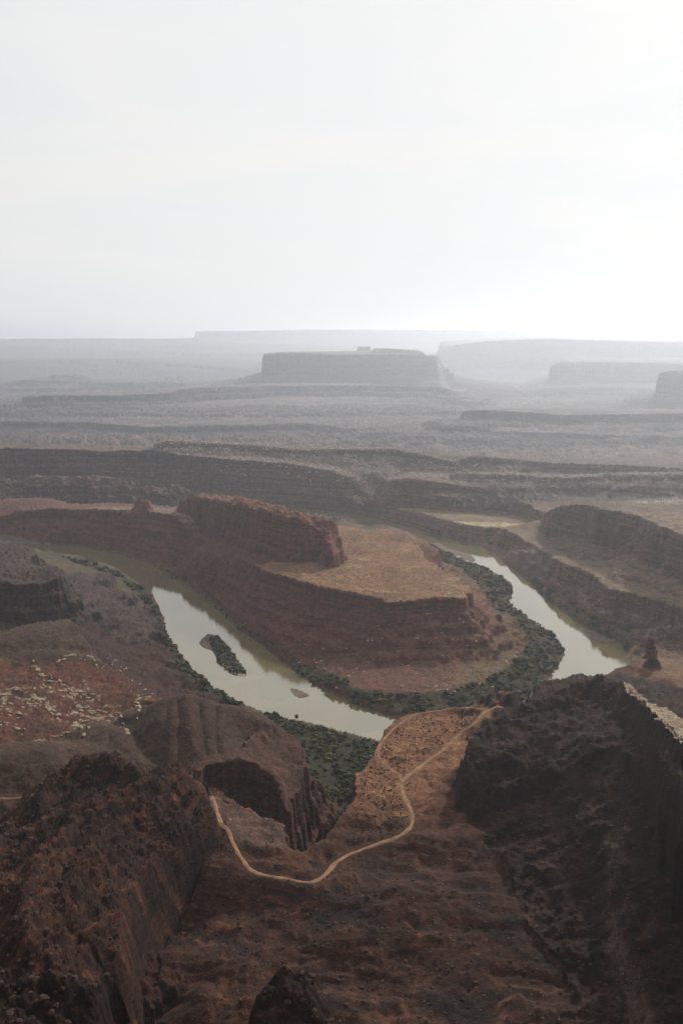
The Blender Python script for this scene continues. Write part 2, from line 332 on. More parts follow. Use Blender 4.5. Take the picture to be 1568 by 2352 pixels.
# the wall leans back from its foot: thicken toward the river side
TOW = W((309, 1154, 'd', 2800), (316, 1146, 'd', 2800), (342, 1146, 'd', 2800), (348, 1155, 'd', 2810), (346, 1150, 'd', 2860), (313, 1149, 'd', 2860))
PLP = [(0, 0), (4, 24), (14, 28), (19, 38), (36, 43), (41, 53), (62, 60), (67, 68), (96, 76), (102, 82), (170, 95), (230, 102), (280, 105)]
apply_poly(16, 'butte_slope', LP, PLP, (9, 5, 6), (2.5, 1.0), 420, gul=8.0)
APR = W((1196, 1474, 22), (1180, 1505, 20), (1120, 1545, 16), (1020, 1590, 14), (900, 1600, 14), (780, 1570, 16), (800, 1480, 24), (1000, 1440, 30), (1120, 1430, 35))
apply_poly(16, 'butte_slope', APR, [(0, 0), (60, 10), (120, 16)], (8, 4, 1), (3, 1), 200)
LPtop = None
apply_poly(17, 'red_cliff', MWALL, [(0, 0), (3, 32), (7, 36), (12, 72), (20, 80), (28, 98), (80, 118)], (5, 8, 4.5), (7, 6), 250, slope_tail=0.8)
apply_poly(17, 'red_cliff', TOW, [(0, 0), (4, 18), (20, 28)], (2, 2, 1), (2, 1), 120, slope_tail=1)
KN = W((850, 1216, 110), (880, 1214, 113), (915, 1219, 113), (940, 1232, 110), (930, 1240, 108), (880, 1232, 108))
apply_poly(16, 'butte_slope', KN, [(0, 0), (4, 5), (30, 12)], (5, 3, 1), (2, 1), 100)

# left cliffs and the red slope
LC = W((-700, 1240, 128), (0, 1243, 132), (55, 1248, 132), (84, 1266, 128), (66, 1286, 126), (95, 1298, 128), (116, 1296, 140), (134, 1300, 140), (138, 1325, 130), (112, 1338, 126), (50, 1342, 126), (0, 1336, 126), (-300, 1340, 126), (-900, 1345, 126))
apply_poly(18, 'left_cliff', LC, [(0, 0), (4, 18), (12, 22), (17, 40), (30, 46), (36, 60), (58, 68), (64, 78), (110, 92), (180, 104)], (11, 7, 6), (3, 2), 300, gul=4)
TS = W((-900, 1345, 44), (140, 1355, 44), (178, 1400, 50), (200, 1450, 54), (235, 1500, 58), (290, 1570, 62), (310, 1615, 64), (200, 1640, 64), (-900, 1500, 66))
apply_poly(19, 'red_slope', TS, [(0, 0), (50, 20), (120, 42), (175, 55), (240, 62)], (16, 6, 1), (5, 2), 450, gul=3.5)

# near bench with the dirt road, notched by the side canyon
NB = W((1900, 1560, 130), (1700, 1540, 130), (1568, 1508, 130), (1530, 1490, 130), (1494, 1474, 130), (1462, 1468, 130), (1447, 1478, 130), (1440, 1500, 130), (1432, 1516, 130), (1400, 1528, 130), (1350, 1552, 130), (1290, 1572, 130), (1240, 1590, 130), (1215, 1601, 130), (1180, 1611, 130),
       (1130, 1619, 130), (1080, 1621, 130), (1010, 1628, 130), (960, 1634, 130), (922, 1643, 130), (903, 1655, 130), (888, 1675, 130), (868, 1704, 130), (858, 1728, 130), (838, 1757, 130), (815, 1778, 130), (806, 1803, 130), (812, 1828, 130), (800, 1850, 130), (776, 1880, 130), (757, 1918, 130), (718, 1946, 130), (690, 1957, 128),
       (661, 1949, 128), (654, 1925, 130), (658, 1896, 132), (640, 1880, 133), (600, 1868, 133), (560, 1848, 134), (520, 1830, 134), (496, 1812, 134), (470, 1806, 134), (440, 1797, 134),
       (452, 1770, 146), (500, 1748, 148), (550, 1742, 148), (580, 1752, 146), (604, 1768, 142), (632, 1795, 138), (648, 1830, 134), (658, 1862, 130), (672, 1850, 124), (684, 1812, 124), (700, 1770, 126), (696, 1730, 130), (688, 1700, 132), (660, 1672, 134), (624, 1654, 136), (604, 1640, 140), (560, 1628, 146), (500, 1620, 146),
       (430, 1610, 140), (370, 1604, 126), (330, 1596, 120), (290, 1550, 112), (235, 1518, 108), (205, 1478, 102), (165, 1438, 98), (110, 1440, 98), (50, 1452, 98), (0, 1462, 98), (-700, 1470, 100), ('w', -2500, 1600, 120), ('w', -2500, 200, 140), ('w', -400, 20, 150), ('w', 400, 20, 150), ('w', 2500, 200, 150))
NBC = W((800, 2050, 126), (600, 2100, 118), (400, 2150, 105), (300, 2080, 108), (900, 2200, 128), (1000, 2100, 136), (500, 2300, 130), (760, 2300, 138), (350, 2250, 118),
        (950, 1850, 131), (1000, 1700, 131), (1050, 1950, 134), (540, 1960, 130), (480, 1900, 134), (200, 1640, 116), (100, 1560, 112), (100, 1680, 122), (250, 1720, 128), (300, 1640, 116), (200, 1580, 112), (1450, 1540, 140), (1540, 1570, 150))
PNB = [(0, 0), (3, 34), (6, 38), (10, 70), (16, 76), (22, 100), (50, 120), (80, 130)]
apply_poly(20, 'canyon_bench', NB, PNB, (3.5, 4.5, 3.5), (3.0, 1.2), 300, ctrl=NBC, gul=2)

BUT = W((600, 1655, 140), (650, 1672, 136), (690, 1702, 128), (702, 1738, 122), (696, 1775, 112), (716, 1790, 92), (690, 1822, 88), (676, 1868, 84), (655, 1850, 96), (640, 1800, 118), (610, 1765, 134), (560, 1700, 146))
apply_poly(20, 'canyon_bench', BUT, [(0, 0), (3, 14), (10, 20), (14, 40), (24, 48), (30, 70), (60, 96)], (5, 8, 6), (6, 7), 160)
# shale mounds on the bench
def mound(pts, slope=0.5, soft=18, noise=5.5): apply_ridge(21, 'shale_mound', W(*pts), slope, soft, 260, noise)
mound([(350, 1622, 152), (385, 1602, 166), (430, 1594, 174), (465, 1604, 168), (485, 1618, 162), (520, 1620, 162), (548, 1628, 158)], 0.72, 10)
mound([(385, 1602, 166), (372, 1650, 160), (350, 1715, 142)], 0.75, 7)
mound([(430, 1594, 174), (434, 1650, 164), (450, 1720, 150)], 0.75, 6)
mound([(404, 1598, 170), (400, 1660, 160), (398, 1740, 142)], 0.75, 6)
mound([(515, 1622, 162), (502, 1665, 156), (515, 1725, 146)], 0.75, 6)
mound([(470, 1608, 168), (476, 1655, 160), (482, 1720, 148)], 0.75, 5)
mound([(225, 1662, 138), (262, 1680, 146), (290, 1720, 142)], 0.55, 9)
mound([(250, 1676, 146), (215, 1740, 140)], 0.55, 9)
mound([(-100, 1742, 168), (30, 1726, 170), (110, 1722, 166), (160, 1736, 156)], 0.4, 16)
mound([(30, 1726, 170), (25, 1770, 158), (60, 1800, 148)], 0.45, 10)
mound([(90, 1724, 166), (110, 1780, 150)], 0.45, 10)
mound([(-60, 1470, 124), (60, 1452, 124), (120, 1436, 126), (160, 1436, 122), (180, 1460, 112)], 0.28, 22)
mound([(60, 1500, 118), (150, 1500, 118), (200, 1510, 112), (232, 1520, 110)], 0.35, 12)

# rocky ridge, lower left
R1 = W((466, 1800, 150), (462, 1775, 172), (440, 1758, 188), (412, 1748, 198), (395, 1752, 198), (370, 1762, 190), (330, 1768, 190), (308, 1762, 198), (290, 1742, 206), (262, 1732, 210), (195, 1730, 210), (165, 1745, 206), (120, 1775, 200), (88, 1815, 195), (76, 1850, 188), (60, 1885, 190), (0, 1890, 200), (-400, 1900, 210),
       ('w', -700, 400, 260), ('w', -330, 300, 300), (50, 2360, 270), (110, 2260, 235), (136, 2225, 222), (137, 2150, 226), (150, 2070, 222), (190, 1995, 210), (240, 1930, 198), (300, 1885, 184), (370, 1870, 172), (430, 1850, 155), (470, 1840, 140))
R1C = W((250, 1850, 205), (340, 1800, 200), (160, 1880, 202), (100, 1960, 210), (60, 2050, 232), (100, 2100, 224), (400, 1800, 182))
apply_poly(22, 'rocky_ridge', R1, [(0, 0), (5, 26), (11, 32), (16, 56), (34, 74), (56, 96)], (7, 5, 4), (4, 2.5), 220, ctrl=R1C, gul=3)
apply_ridge(22, 'rocky_ridge', W((392, 1756, 204), (340, 1785, 208), (250, 1832, 212), (160, 1885, 216), (95, 1955, 226), (58, 2040, 238), (50, 2140, 244)), 1.0, 2.5, 60, 2)
apply_ridge(22, 'rocky_ridge', W((300, 1756, 208), (270, 1735, 214), (200, 1733, 216), (150, 1756, 212), (105, 1800, 208), (80, 1850, 206)), .9, 3, 60, 2)
apply_ridge(22, 'rocky_ridge', W((380, 1810, 192), (290, 1862, 198), (215, 1920, 208), (165, 1990, 218), (140, 2070, 226)), .9, 2.5, 50, 2)
CR1 = W((-400, 2180, 300), (0, 2226, 292), (60, 2236, 290), (110, 2232, 288), (165, 2226, 284), (190, 2240, 280), (215, 2246, 278), (228, 2238, 276), (255, 2252, 270), (268, 2290, 262), (280, 2350, 250), (290, 2500, 250), (0, 2700, 300), (-400, 2600, 300))
apply_poly(23, 'crag', CR1, [(0, 0), (3, 18), (7, 22), (12, 50), (30, 80), (60, 110)], (3, 5, 3.5), (2, 5), 160)
CR2 = W((600, 2290, 236), (622, 2260, 242), (640, 2236, 247), (662, 2228, 247), (684, 2240, 243), (700, 2236, 241), (726, 2262, 236), (756, 2300, 228), (770, 2400, 222), (650, 2500, 228), (580, 2400, 226))
apply_poly(23, 'crag', CR2, [(0, 0), (3, 16), (6, 20), (10, 44), (24, 70), (50, 105)], (2.5, 4, 2.5), (2, 4), 140)

# dark spur, right
RB = W((1062, 1852, 138), (1068, 1790, 160), (1080, 1730, 176), (1086, 1698, 182), (1098, 1672, 186), (1130, 1652, 186), (1160, 1628, 188), (1196, 1610, 190), (1236, 1604, 192), (1262, 1592, 196), (1288, 1578, 200), (1330, 1560, 206), (1372, 1548, 212), (1405, 1558, 216), (1432, 1566, 222), (1445, 1590, 232), (1475, 1608, 240),
       (1500, 1640, 256), (1530, 1662, 266), (1568, 1700, 285), (1620, 1760, 310), (1750, 1850, 350), ('w', 420, 600, 380), ('w', 500, 300, 400), ('w', 300, 200, 380), ('w', 180, 380, 250), (1420, 2330, 160), (1340, 2210, 144), (1290, 2090, 140), (1200, 2000, 137), (1120, 1930, 134), (1074, 1890, 133))
RBC = W((1200, 1850, 158), (1300, 1800, 176), (1250, 2000, 150), (1400, 1750, 205), (1350, 1950, 165), (1450, 1800, 225), (1450, 2000, 190), (1300, 2100, 146), (1400, 2080, 168), (1500, 2150, 210), (1500, 1720, 258), (1545, 1800, 270), (1500, 1880, 242), (1560, 1900, 265), (1560, 2050, 240), (1180, 1720, 180), (1150, 1850, 150), ('w', 165, 800, 138), ('w', 185, 800, 146), ('w', 200, 760, 152), ('w', 178, 860, 148), ('w', 160, 900, 144), ('w', 205, 680, 158), ('w', 190, 720, 148), ('w', 190, 640, 148), ('w', 215, 820, 164), ('w', 240, 820, 190), ('w', 190, 900, 158), ('w', 225, 700, 185), (1300, 1680, 192), (1420, 2250, 172))
apply_poly(24, 'dark_spur', RB, [(0, 0), (4, 20), (8, 24), (13, 40), (60, 62), (110, 84)], (6, 5, 3.5), (6, 3.5), 220, ctrl=RBC, gul=3)
# the pale caprock ledge along its crest and the slope beyond
CAP = W((1430, 1564, 232), (1445, 1570, 234), (1462, 1590, 240), (1490, 1612, 246), (1520, 1622, 252), (1568, 1650, 262), (1640, 1700, 280), (1640, 1790, 300), (1568, 1712, 286), (1530, 1668, 268), (1505, 1644, 258), (1478, 1612, 246), (1452, 1594, 240), (1436, 1588, 236))
apply_poly(25, 'caprock_ledge', CAP, [(0, 0), (2, 14), (8, 22), (12, 60)], (2, 2.0, 1.5), (0.6, 0.8), 120, slope_tail=3)
BK = W((1380, 1555, 196), (1430, 1545, 192), (1480, 1565, 190), (1568, 1590, 205), (1700, 1640, 225), (1700, 1750, 260), (1540, 1660, 235), (1450, 1590, 215))
apply_poly(24, 'dark_spur', BK, [(0, 0), (50, 22), (110, 52), (150, 66)], (8, 3, 1), (2, 1), 220)
sdb, _ = poly_field(Xc, Yc, RB); sdb = upsample(sdb)
capb = 134+3*n_b+np.maximum(-sdb, 0)*.42+np.maximum(Y-905, 0)*1.6+np.maximum(560-Y, 0)*.8+np.maximum(X-205, 0)*1.0+4*n_a
m_ = (ID == 24) & (Y < 1000) & (X < 265)
H = np.where(m_, np.minimum(H, capb), H)
# spire fin base
FIN = W((1470, 1528, 138), (1482, 1500, 158), (1492, 1494, 162), (1506, 1500, 158), (1520, 1530, 142), (1500, 1545, 138))
apply_poly(26, 'spire_foot', FIN, [(0, 0), (3, 10), (8, 16), (25, 26)], (1.5, 2, 1.5), (1, 2), 90)

# ------------------------------------------------------------------ strata terracing
zb = [-10.0]
rr = random.Random(5)
while zb[-1] < 800: zb.append(zb[-1]+rr.uniform(5.5, 15))
zb = np.array(zb)
TER = {0: 0, 1: .75, 2: .6, 3: .35, 4: .3, 5: .75, 6: .75, 7: .6, 8: .2, 9: .2, 10: .3, 11: .5, 12: .3, 13: 0, 14: .2, 15: .5, 16: .85, 17: .3, 18: .8, 19: .22, 20: .55, 21: 0.0, 22: .7, 23: .5, 24: .22, 25: .3, 26: .4}
ter = np.array([TER[i] for i in range(27)], np.float32)[ID]*np.clip(.7+1.0*n_a+.5*n_b, .2, 1.15)
zq = H+2.5*n_a
k = np.clip(np.searchsorted(zb, zq.ravel(), side='right')-1, 0, len(zb)-2).reshape(H.shape)
th = zb[k+1]-zb[k]; t = (zq-zb[k])/th
g = np.where(t < .62, t*.35, .217+(t-.62)/.38*.783)
zt = zb[k]+th*g-2.5*n_a
H = H+(zt-H)*ter
del zq, k, th, t, g, zt
small = fbm(X, Y, 11, 3, 71)*sstep(6000, 3200, Y)
rough = np.array([{0: .25, 19: .8, 21: .45, 4: .4, 25: 1.0, 22: 3.2, 23: 4.5, 24: 3.4, 17: 3.6, 18: 2.6, 16: 2.2, 20: 1.2, 26: 2.5, 2: 3, 1: 3, 3: 3.5}.get(i, 2.0) for i in range(27)], np.float32)[ID]
stp_ = np.floor(small*3.5)/3.5
blk_ = np.floor(2.6*fbm(X, Y, 19, 2, 78))/2.6*sstep(6000, 3200, Y)
sharp = np.isin(ID, (16, 17, 18, 20, 22, 23, 24, 26)).astype(float)
H += rough*(small*(1-.5*sharp)+.6*stp_*sharp+0.55*n_b+.7*blk_*sharp)+.35*rough*ridged(X, Y, 8, 2, 77)*sstep(6000, 3200, Y)
pa = P(400, 1780, z=200); pb = P(110, 1960, z=205)
dx, dy = pb[0]-pa[0], pb[1]-pa[1]; ll = math.hypot(dx, dy)
acr = (X-pa[0])*(-dy/ll)+(Y-pa[1])*(dx/ll)+9*n_a+3*n_b
saw = (acr/13.0) % 1.0
H = np.where((ID == 22) & (H > 150), H+3.5*(np.where(saw < .8, saw/.8, (1-saw)/.2)-.5)+2.5*(((acr/4.7) % 1.0)-.5), H)
H = np.where(ID == 24, H+4*fbm(X, Y, 95, 3, 60)+2.0*ridged(X, Y, 38, 3, 61)-1, H)
H = np.where((ID == 17) & (H > 140), H+7*np.round(3.0*fbm(X, Y, 42, 3, 99))/2, H)
# smooth pad for the slickrock swirls in the near bowl
bw_ = ((ID == 20)*sstep(960, 840, Y)).astype(float)
wv = 15*fbm(X*.42+Y*.1, Y*1.15+30*np.sin(X/150), 105, 3, 88)+1.5*n_b
q4 = wv/4.2; fq = q4-np.floor(q4)
wv = 4.2*(np.floor(q4)+np.where(fq < .7, fq*.4, .28+(fq-.7)/.3*.72))
H = H+bw_*(wv+.8*ridged(X*.6, Y, 16, 3, 89))
bw2 = ((ID == 20)*sstep(820, 900, Y)).astype(float)
H = H+bw2*(1.6*n_b+1.0*ridged(X, Y, 24, 2, 90))*(np.abs(X+60) > 0)

# ------------------------------------------------------------------ river channel
RIV_NEAR = [(-500, 1262), (60, 1258), (130, 1268), (200, 1278), (260, 1300), (300, 1325), (335, 1348), (352, 1360), (362, 1382), (380, 1420), (385, 1455), (400, 1482), (425, 1510), (445, 1535), (470, 1565), (510, 1595), (560, 1617), (600, 1632), (640, 1647), (700, 1657), (745, 1668), (785, 1680), (862, 1698), (930, 1730), (1050, 1752), (1180, 1745), (1290, 1700), (1400, 1610), (1452, 1540)]
RIV_FAR = [(1436, 1500), (1425, 1480), (1380, 1457), (1330, 1432), (1290, 1402), (1255, 1377), (1225, 1347), (1190, 1317), (1150, 1287), (1130, 1264), (1100, 1251), (1060, 1243), (1000, 1230), (960, 1216), (900, 1201), (850, 1190), (780, 1180), (600, 1165), (300, 1150), (-400, 1140),
           (-400, 1152), (300, 1160), (600, 1176), (780, 1195), (830, 1204), (880, 1211), (940, 1224), (985, 1245), (1020, 1264), (1045, 1277), (1085, 1295), (1110, 1303), (1150, 1322), (1176, 1340), (1181, 1360), (1170, 1375), (1170, 1386), (1195, 1410), (1230, 1440), (1270, 1460), (1290, 1478), (1297, 1500), (1285, 1530), (1262, 1555), (1230, 1590), (1190, 1625), (1100, 1662), (1000, 1670),
           (905, 1648), (850, 1630), (800, 1612), (750, 1590), (700, 1560), (660, 1530), (610, 1490), (560, 1455), (510, 1410), (470, 1375), (420, 1340), (372, 1312), (330, 1290), (260, 1270), (170, 1254), (65, 1248), (-500, 1245)]
RIV = W(*(RIV_NEAR+RIV_FAR), z=0)
m = (Yc < 4600).any(1); nrr = np.where(m)[0][-1]
sdr, _ = poly_field(Xc[:nrr+1], Yc[:nrr+1], RIV)
SDR = np.full(H.shape, 3000.0)
up = upsample(sdr); SDR[:up.shape[0]] = up
SDRn = SDR+2.0*n_b+1.5*small
cap = np.where(SDRn < 0, -3.5+np.maximum(SDRn, -8)*0, np.minimum(-3.5+SDRn*1.5, 2.5+np.maximum(SDRn-4, 0)*2.4))
lim = np.where(SDR < 90, cap+0.6*small, 1e9)
ID = np.where((H > lim) & (lim < 6), 0, ID).astype(np.int16)
H = np.minimum(H, lim)

def flat_isle(rid, name, pts, z, w=4.0, n=0.3):
    REGIONS[rid] = name
    x0, y0 = pts[:, 0].min()-20, pts[:, 1].min()-20; x1, y1 = pts[:, 0].max()+20, pts[:, 1].max()+20
    m = (Xc > x0) & (Xc < x1) & (Yc > y0) & (Yc < y1)
    r = np.where(m.any(1))[0]; c = np.where(m.any(0))[0]
    i0, i1, j0, j1 = max(r[0]-1, 0), r[-1]+1, c[0]-1, c[-1]+1
    sl = (slice(3*i0, 3*i1+1), slice(2*j0, 2*j1+1))
    sd, _ = poly_field(X[sl], Y[sl], pts)
    hp = -3.5+(z+3.5)*sstep(w, -w, sd+1.2*n_b[sl])+n*small[sl]
    up = (hp > H[sl]) & (sd < w+4)
    H[sl] = np.where(up, hp, H[sl]); ID[sl] = np.where(up, rid, ID[sl])
ISLE_SAND = W((455, 1478), (465, 1464), (478, 1454), (500, 1458), (525, 1480), (540, 1508), (556, 1528), (566, 1540), (564, 1559), (530, 1545), (500, 1520), (485, 1495), (464, 1489), z=0)
ISLE_VEG = W((480, 1462), (500, 1460), (517, 1479), (530, 1490), (545, 1512), (563, 1540), (560, 1548), (530, 1540), (512, 1528), (498, 1505), (485, 1482), z=3)
SANDBAR = W((661, 1574), (667, 1579), (688, 1582), (705, 1590), (717, 1598), (704, 1603), (688, 1607), (672, 1598), (665, 1588), z=0)
BAR2 = W((985, 1244), (1010, 1246), (1026, 1254), (1050, 1262), (1080, 1272), (1096, 1285), (1086, 1296), (1050, 1279), (1010, 1262), z=0)
BAR3 = W((1320, 1440), (1350, 1438), (1395, 1448), (1420, 1470), (1410, 1480), (1370, 1474), (1340, 1460), z=0)
flat_isle(27, 'island', ISLE_SAND, 1.1)
flat_isle(27, 'island', ISLE_VEG, 2.4)
flat_isle(28, 'sandbar', SANDBAR, 0.35, 3)
flat_isle(28, 'sandbar', BAR2, 0.5, 5)
flat_isle(28, 'sandbar', BAR3, 0.4, 5)

def sampleH(x, y):
    s = np.asarray(x)/np.asarray(y)
    ci = np.clip(np.interp(s, S, np.arange(NC)), 0, NC-1.001)
    ri = np.clip((np.log(y)-LY[0])/(LY[1]-LY[0]), 0, NR-1.001)
    c0 = ci.astype(int); r0 = ri.astype(int); fc = ci-c0; fr = ri-r0
    return (H[r0, c0]*(1-fc)+H[r0, c0+1]*fc)*(1-fr)+(H[r0+1, c0]*(1-fc)+H[r0+1, c0+1]*fc)*fr

# ------------------------------------------------------------------ even out the ground under the dirt roads
ROAD_MAIN = W((1462, 1476), (1455, 1492), (1437, 1512), (1400, 1532), (1345, 1556), (1300, 1574), (1262, 1586), (1230, 1598), (1205, 1606), (1165, 1617), (1130, 1628), (1100, 1650), (1060, 1685), (1030, 1710), (1000, 1735), (960, 1765), (932, 1786), (921, 1802), (925, 1825), (938, 1850), (946, 1875), (944, 1898),
              (925, 1917), (890, 1930), (850, 1945), (800, 1968), (760, 1995), (735, 2012), (700, 2022), (660, 2022), (620, 2018), (595, 2010), (570, 1992), (548, 1962), (524, 1915), (502, 1872), (486, 1840), z=131)
ROAD_LOOP = W((1128, 1629), (1090, 1627), (1010, 1633), (960, 1641), (925, 1656), (895, 1683), (872, 1710), (868, 1735), (882, 1757), (912, 1778), (924, 1796), z=131)
ROAD_RIGHT = W((1496, 1484), (1530, 1496), (1568, 1507), (1640, 1522), z=131)
ROAD_LEFT = W((-60, 1836), (0, 1834), (35, 1834), (66, 1829), z=150)
def catmull(pts, n=10):
    out = []
    p = np.vstack([2*pts[0]-pts[1], pts, 2*pts[-1]-pts[-2]])
    for i in range(1, len(p)-2):
        for t in np.linspace(0, 1, n, endpoint=False):
            a, b, c, d = p[i-1], p[i], p[i+1], p[i+2]
            out.append(0.5*((2*b)+(-a+c)*t+(2*a-5*b+4*c-d)*t*t+(-a+3*b-3*c+d)*t**3))
    out.append(pts[-1]); return np.array(out)
def resample(c, step):
    d = np.concatenate([[0], np.cumsum(np.hypot(*np.diff(c[:, :2], axis=0).T))])
    q = np.linspace(0, d[-1], max(2, int(d[-1]/step)))
    return np.stack([np.interp(q, d, c[:, i]) for i in range(3)], 1)
ROADS = []
for pts, wd in ((ROAD_MAIN, 4.9), (ROAD_LOOP, 3.1), (ROAD_RIGHT, 5.0), (ROAD_LEFT, 2.6)):
    c = resample(catmull(pts), 4.0)
    # put the centreline where the ground is seen through the traced picture point
    for it in range(6):
        h = sampleH(c[:, 0], c[:, 1])
        if len(h) > 9:
            kk = np.ones(9)/9; h = np.convolve(np.pad(h, 4, mode='edge'), kk, mode='valid')
        f = (CAMZ-h)/(CAMZ-c[:, 2])
        f = 1+(f-1)*0.8
        c[:, 0] *= f; c[:, 1] *= f; c[:, 2] = CAMZ-(CAMZ-c[:, 2])*f
    for it in range(3):
        c[1:-1, :2] = (c[:-2, :2]+2*c[1:-1, :2]+c[2:, :2])/4
    h = sampleH(c[:, 0], c[:, 1])
    n = min(31, (len(h)//2)*2-1); kk = np.hanning(n+2)[1:-1]; kk /= kk.sum()
    c[:, 2] = np.convolve(np.pad(h, n//2, mode='edge'), kk, mode='valid')
    c = resample(c, 3.0)
    ROADS.append((c, wd))
    rad = 26
    m = (X > c[:, 0].min()-rad) & (X < c[:, 0].max()+rad) & (Y > c[:, 1].min()-rad) & (Y < c[:, 1].max()+rad) & (Y < 2500)
    r = np.where(m.any(1))[0]; q = np.where(m.any(0))[0]
    sl = (slice(r[0], r[-1]+1), slice(q[0], q[-1]+1))
    cc = c[::3] if len(c) > 12 else c
    ax, ay = X[sl], Y[sl]
    near = np.full(ax.shape, 1e9); zz = np.zeros(ax.shape)
    for i in range(len(cc)-1):
        a, b = cc[i], cc[i+1]
        cols = np.where((np.abs(ax-(a[0]+b[0])/2) < 45).any(0))[0]; rws = np.where((np.abs(ay[:, 0]-(a[1]+b[1])/2) < 45))[0]
        if not len(cols) or not len(rws): continue
        s2 = (slice(rws[0], rws[-1]+1), slice(cols[0], cols[-1]+1))
        e = b-a; L2 = e[0]**2+e[1]**2
        t = np.clip(((ax[s2]-a[0])*e[0]+(ay[s2]-a[1])*e[1])/L2, 0, 1)
        d = np.hypot(ax[s2]-a[0]-e[0]*t, ay[s2]-a[1]-e[1]*t)
        w = d < near[s2]
        near[s2] = np.where(w, d, near[s2]); zz[s2] = np.where(w, a[2]+e[2]*t, zz[s2])
    k = 1-sstep(wd*0.75, wd*2.6, near)
    H[sl] = H[sl]+(zz-H[sl])*k

# ------------------------------------------------------------------ resample every column evenly along its profile
NOUT = 1020
th = np.arctan2(H-CAMZ, Y)
cmx = np.maximum.accumulate(th, axis=0)
vis = (th >= cmx-1e-9)
dth = np.abs(np.diff(th, axis=0)); dH = np.abs(np.diff(H, axis=0))/Y[1:]
w = dth*np.where(vis[1:], 1.0, 0.12)+0.10*np.minimum(dH, 0.02)+0.00004
for kk in (61, 41):
    pad = np.pad(w, ((0, 0), (kk//2, kk//2)), mode='edge')
    cs = np.cumsum(np.concatenate([np.zeros((w.shape[0], 1)), pad], 1), axis=1)
    w = (cs[:, kk:]-cs[:, :-kk])/kk
CW = np.concatenate([np.zeros((1, NC)), np.cumsum(w, axis=0)], 0)
idx = np.empty((NOUT, NC))
ar = np.arange(NR)
for j in range(NC):
    idx[:, j] = np.interp(np.linspace(0, CW[-1, j], NOUT), CW[:, j], ar)
i0 = np.clip(idx.astype(int), 0, NR-2); fr = idx-i0
jj = np.broadcast_to(np.arange(NC)[None, :], i0.shape)
def take(a): return a[i0, jj]*(1-fr)+a[i0+1, jj]*fr
VX, VY, VZ = take(X), take(Y), take(H)
VID = np.where(fr < .5, ID[i0, jj], ID[i0+1, jj])
VS = take(SDR)
print('mesh', VX.shape)

# ------------------------------------------------------------------ albedo per vertex: level ground and steep rock
def C(r, g, b): return np.array([r, g, b], np.float32)
# (flat colour A, flat colour B, steep colour)
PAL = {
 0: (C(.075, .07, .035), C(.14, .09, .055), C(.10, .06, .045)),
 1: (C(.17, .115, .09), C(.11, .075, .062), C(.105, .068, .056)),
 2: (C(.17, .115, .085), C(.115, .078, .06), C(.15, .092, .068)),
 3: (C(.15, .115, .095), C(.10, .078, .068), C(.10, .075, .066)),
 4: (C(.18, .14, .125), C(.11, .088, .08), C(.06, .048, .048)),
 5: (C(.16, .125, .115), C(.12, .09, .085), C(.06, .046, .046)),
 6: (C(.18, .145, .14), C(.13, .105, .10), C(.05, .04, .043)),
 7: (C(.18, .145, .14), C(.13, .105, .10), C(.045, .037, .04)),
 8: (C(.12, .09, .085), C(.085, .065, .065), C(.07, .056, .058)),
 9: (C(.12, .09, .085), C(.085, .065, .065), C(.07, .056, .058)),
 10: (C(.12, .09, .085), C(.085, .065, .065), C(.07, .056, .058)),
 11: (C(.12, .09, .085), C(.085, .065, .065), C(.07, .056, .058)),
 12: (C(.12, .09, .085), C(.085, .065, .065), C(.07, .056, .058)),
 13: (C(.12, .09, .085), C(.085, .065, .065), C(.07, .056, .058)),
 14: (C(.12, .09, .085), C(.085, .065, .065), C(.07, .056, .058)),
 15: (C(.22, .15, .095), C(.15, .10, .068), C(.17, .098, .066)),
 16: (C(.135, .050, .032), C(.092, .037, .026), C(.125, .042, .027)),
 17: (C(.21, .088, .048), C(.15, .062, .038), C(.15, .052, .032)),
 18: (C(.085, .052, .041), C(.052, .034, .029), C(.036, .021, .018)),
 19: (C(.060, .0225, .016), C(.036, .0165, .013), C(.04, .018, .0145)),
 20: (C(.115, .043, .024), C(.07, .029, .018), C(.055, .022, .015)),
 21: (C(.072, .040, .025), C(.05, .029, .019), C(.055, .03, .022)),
 22: (C(.052, .0175, .009), C(.021, .0095, .0068), C(.028, .0115, .0078)),  # ridge, crags and spur: foreground shade put into the dark albedo
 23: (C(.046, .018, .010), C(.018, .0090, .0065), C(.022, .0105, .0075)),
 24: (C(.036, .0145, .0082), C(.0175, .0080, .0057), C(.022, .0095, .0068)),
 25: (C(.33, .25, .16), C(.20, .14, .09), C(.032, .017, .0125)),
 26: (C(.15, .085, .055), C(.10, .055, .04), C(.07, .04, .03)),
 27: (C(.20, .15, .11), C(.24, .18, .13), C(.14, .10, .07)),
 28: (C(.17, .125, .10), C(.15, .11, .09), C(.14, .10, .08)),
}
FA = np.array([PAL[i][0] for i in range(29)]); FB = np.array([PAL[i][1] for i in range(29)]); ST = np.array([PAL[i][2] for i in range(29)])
c1 = fbm(VX, VY, 70, 5, 101, .6); c2 = fbm(VX, VY, 320, 4, 111); c3 = fbm(VX*1.0, VY, 14, 3, 121, .6)
far_w = sstep(2500, 6000, VY)
c1 = c1*(1-far_w)+fbm(VX, VY*1.0, 500, 4, 131, .6)*far_w
k = np.clip(.5+1.3*c1, 0, 1)[..., None]
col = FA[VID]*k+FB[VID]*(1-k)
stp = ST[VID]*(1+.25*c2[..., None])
mixc = lambda a, b, t: a+(b-a)*np.clip(t, 0, 1)[..., None]

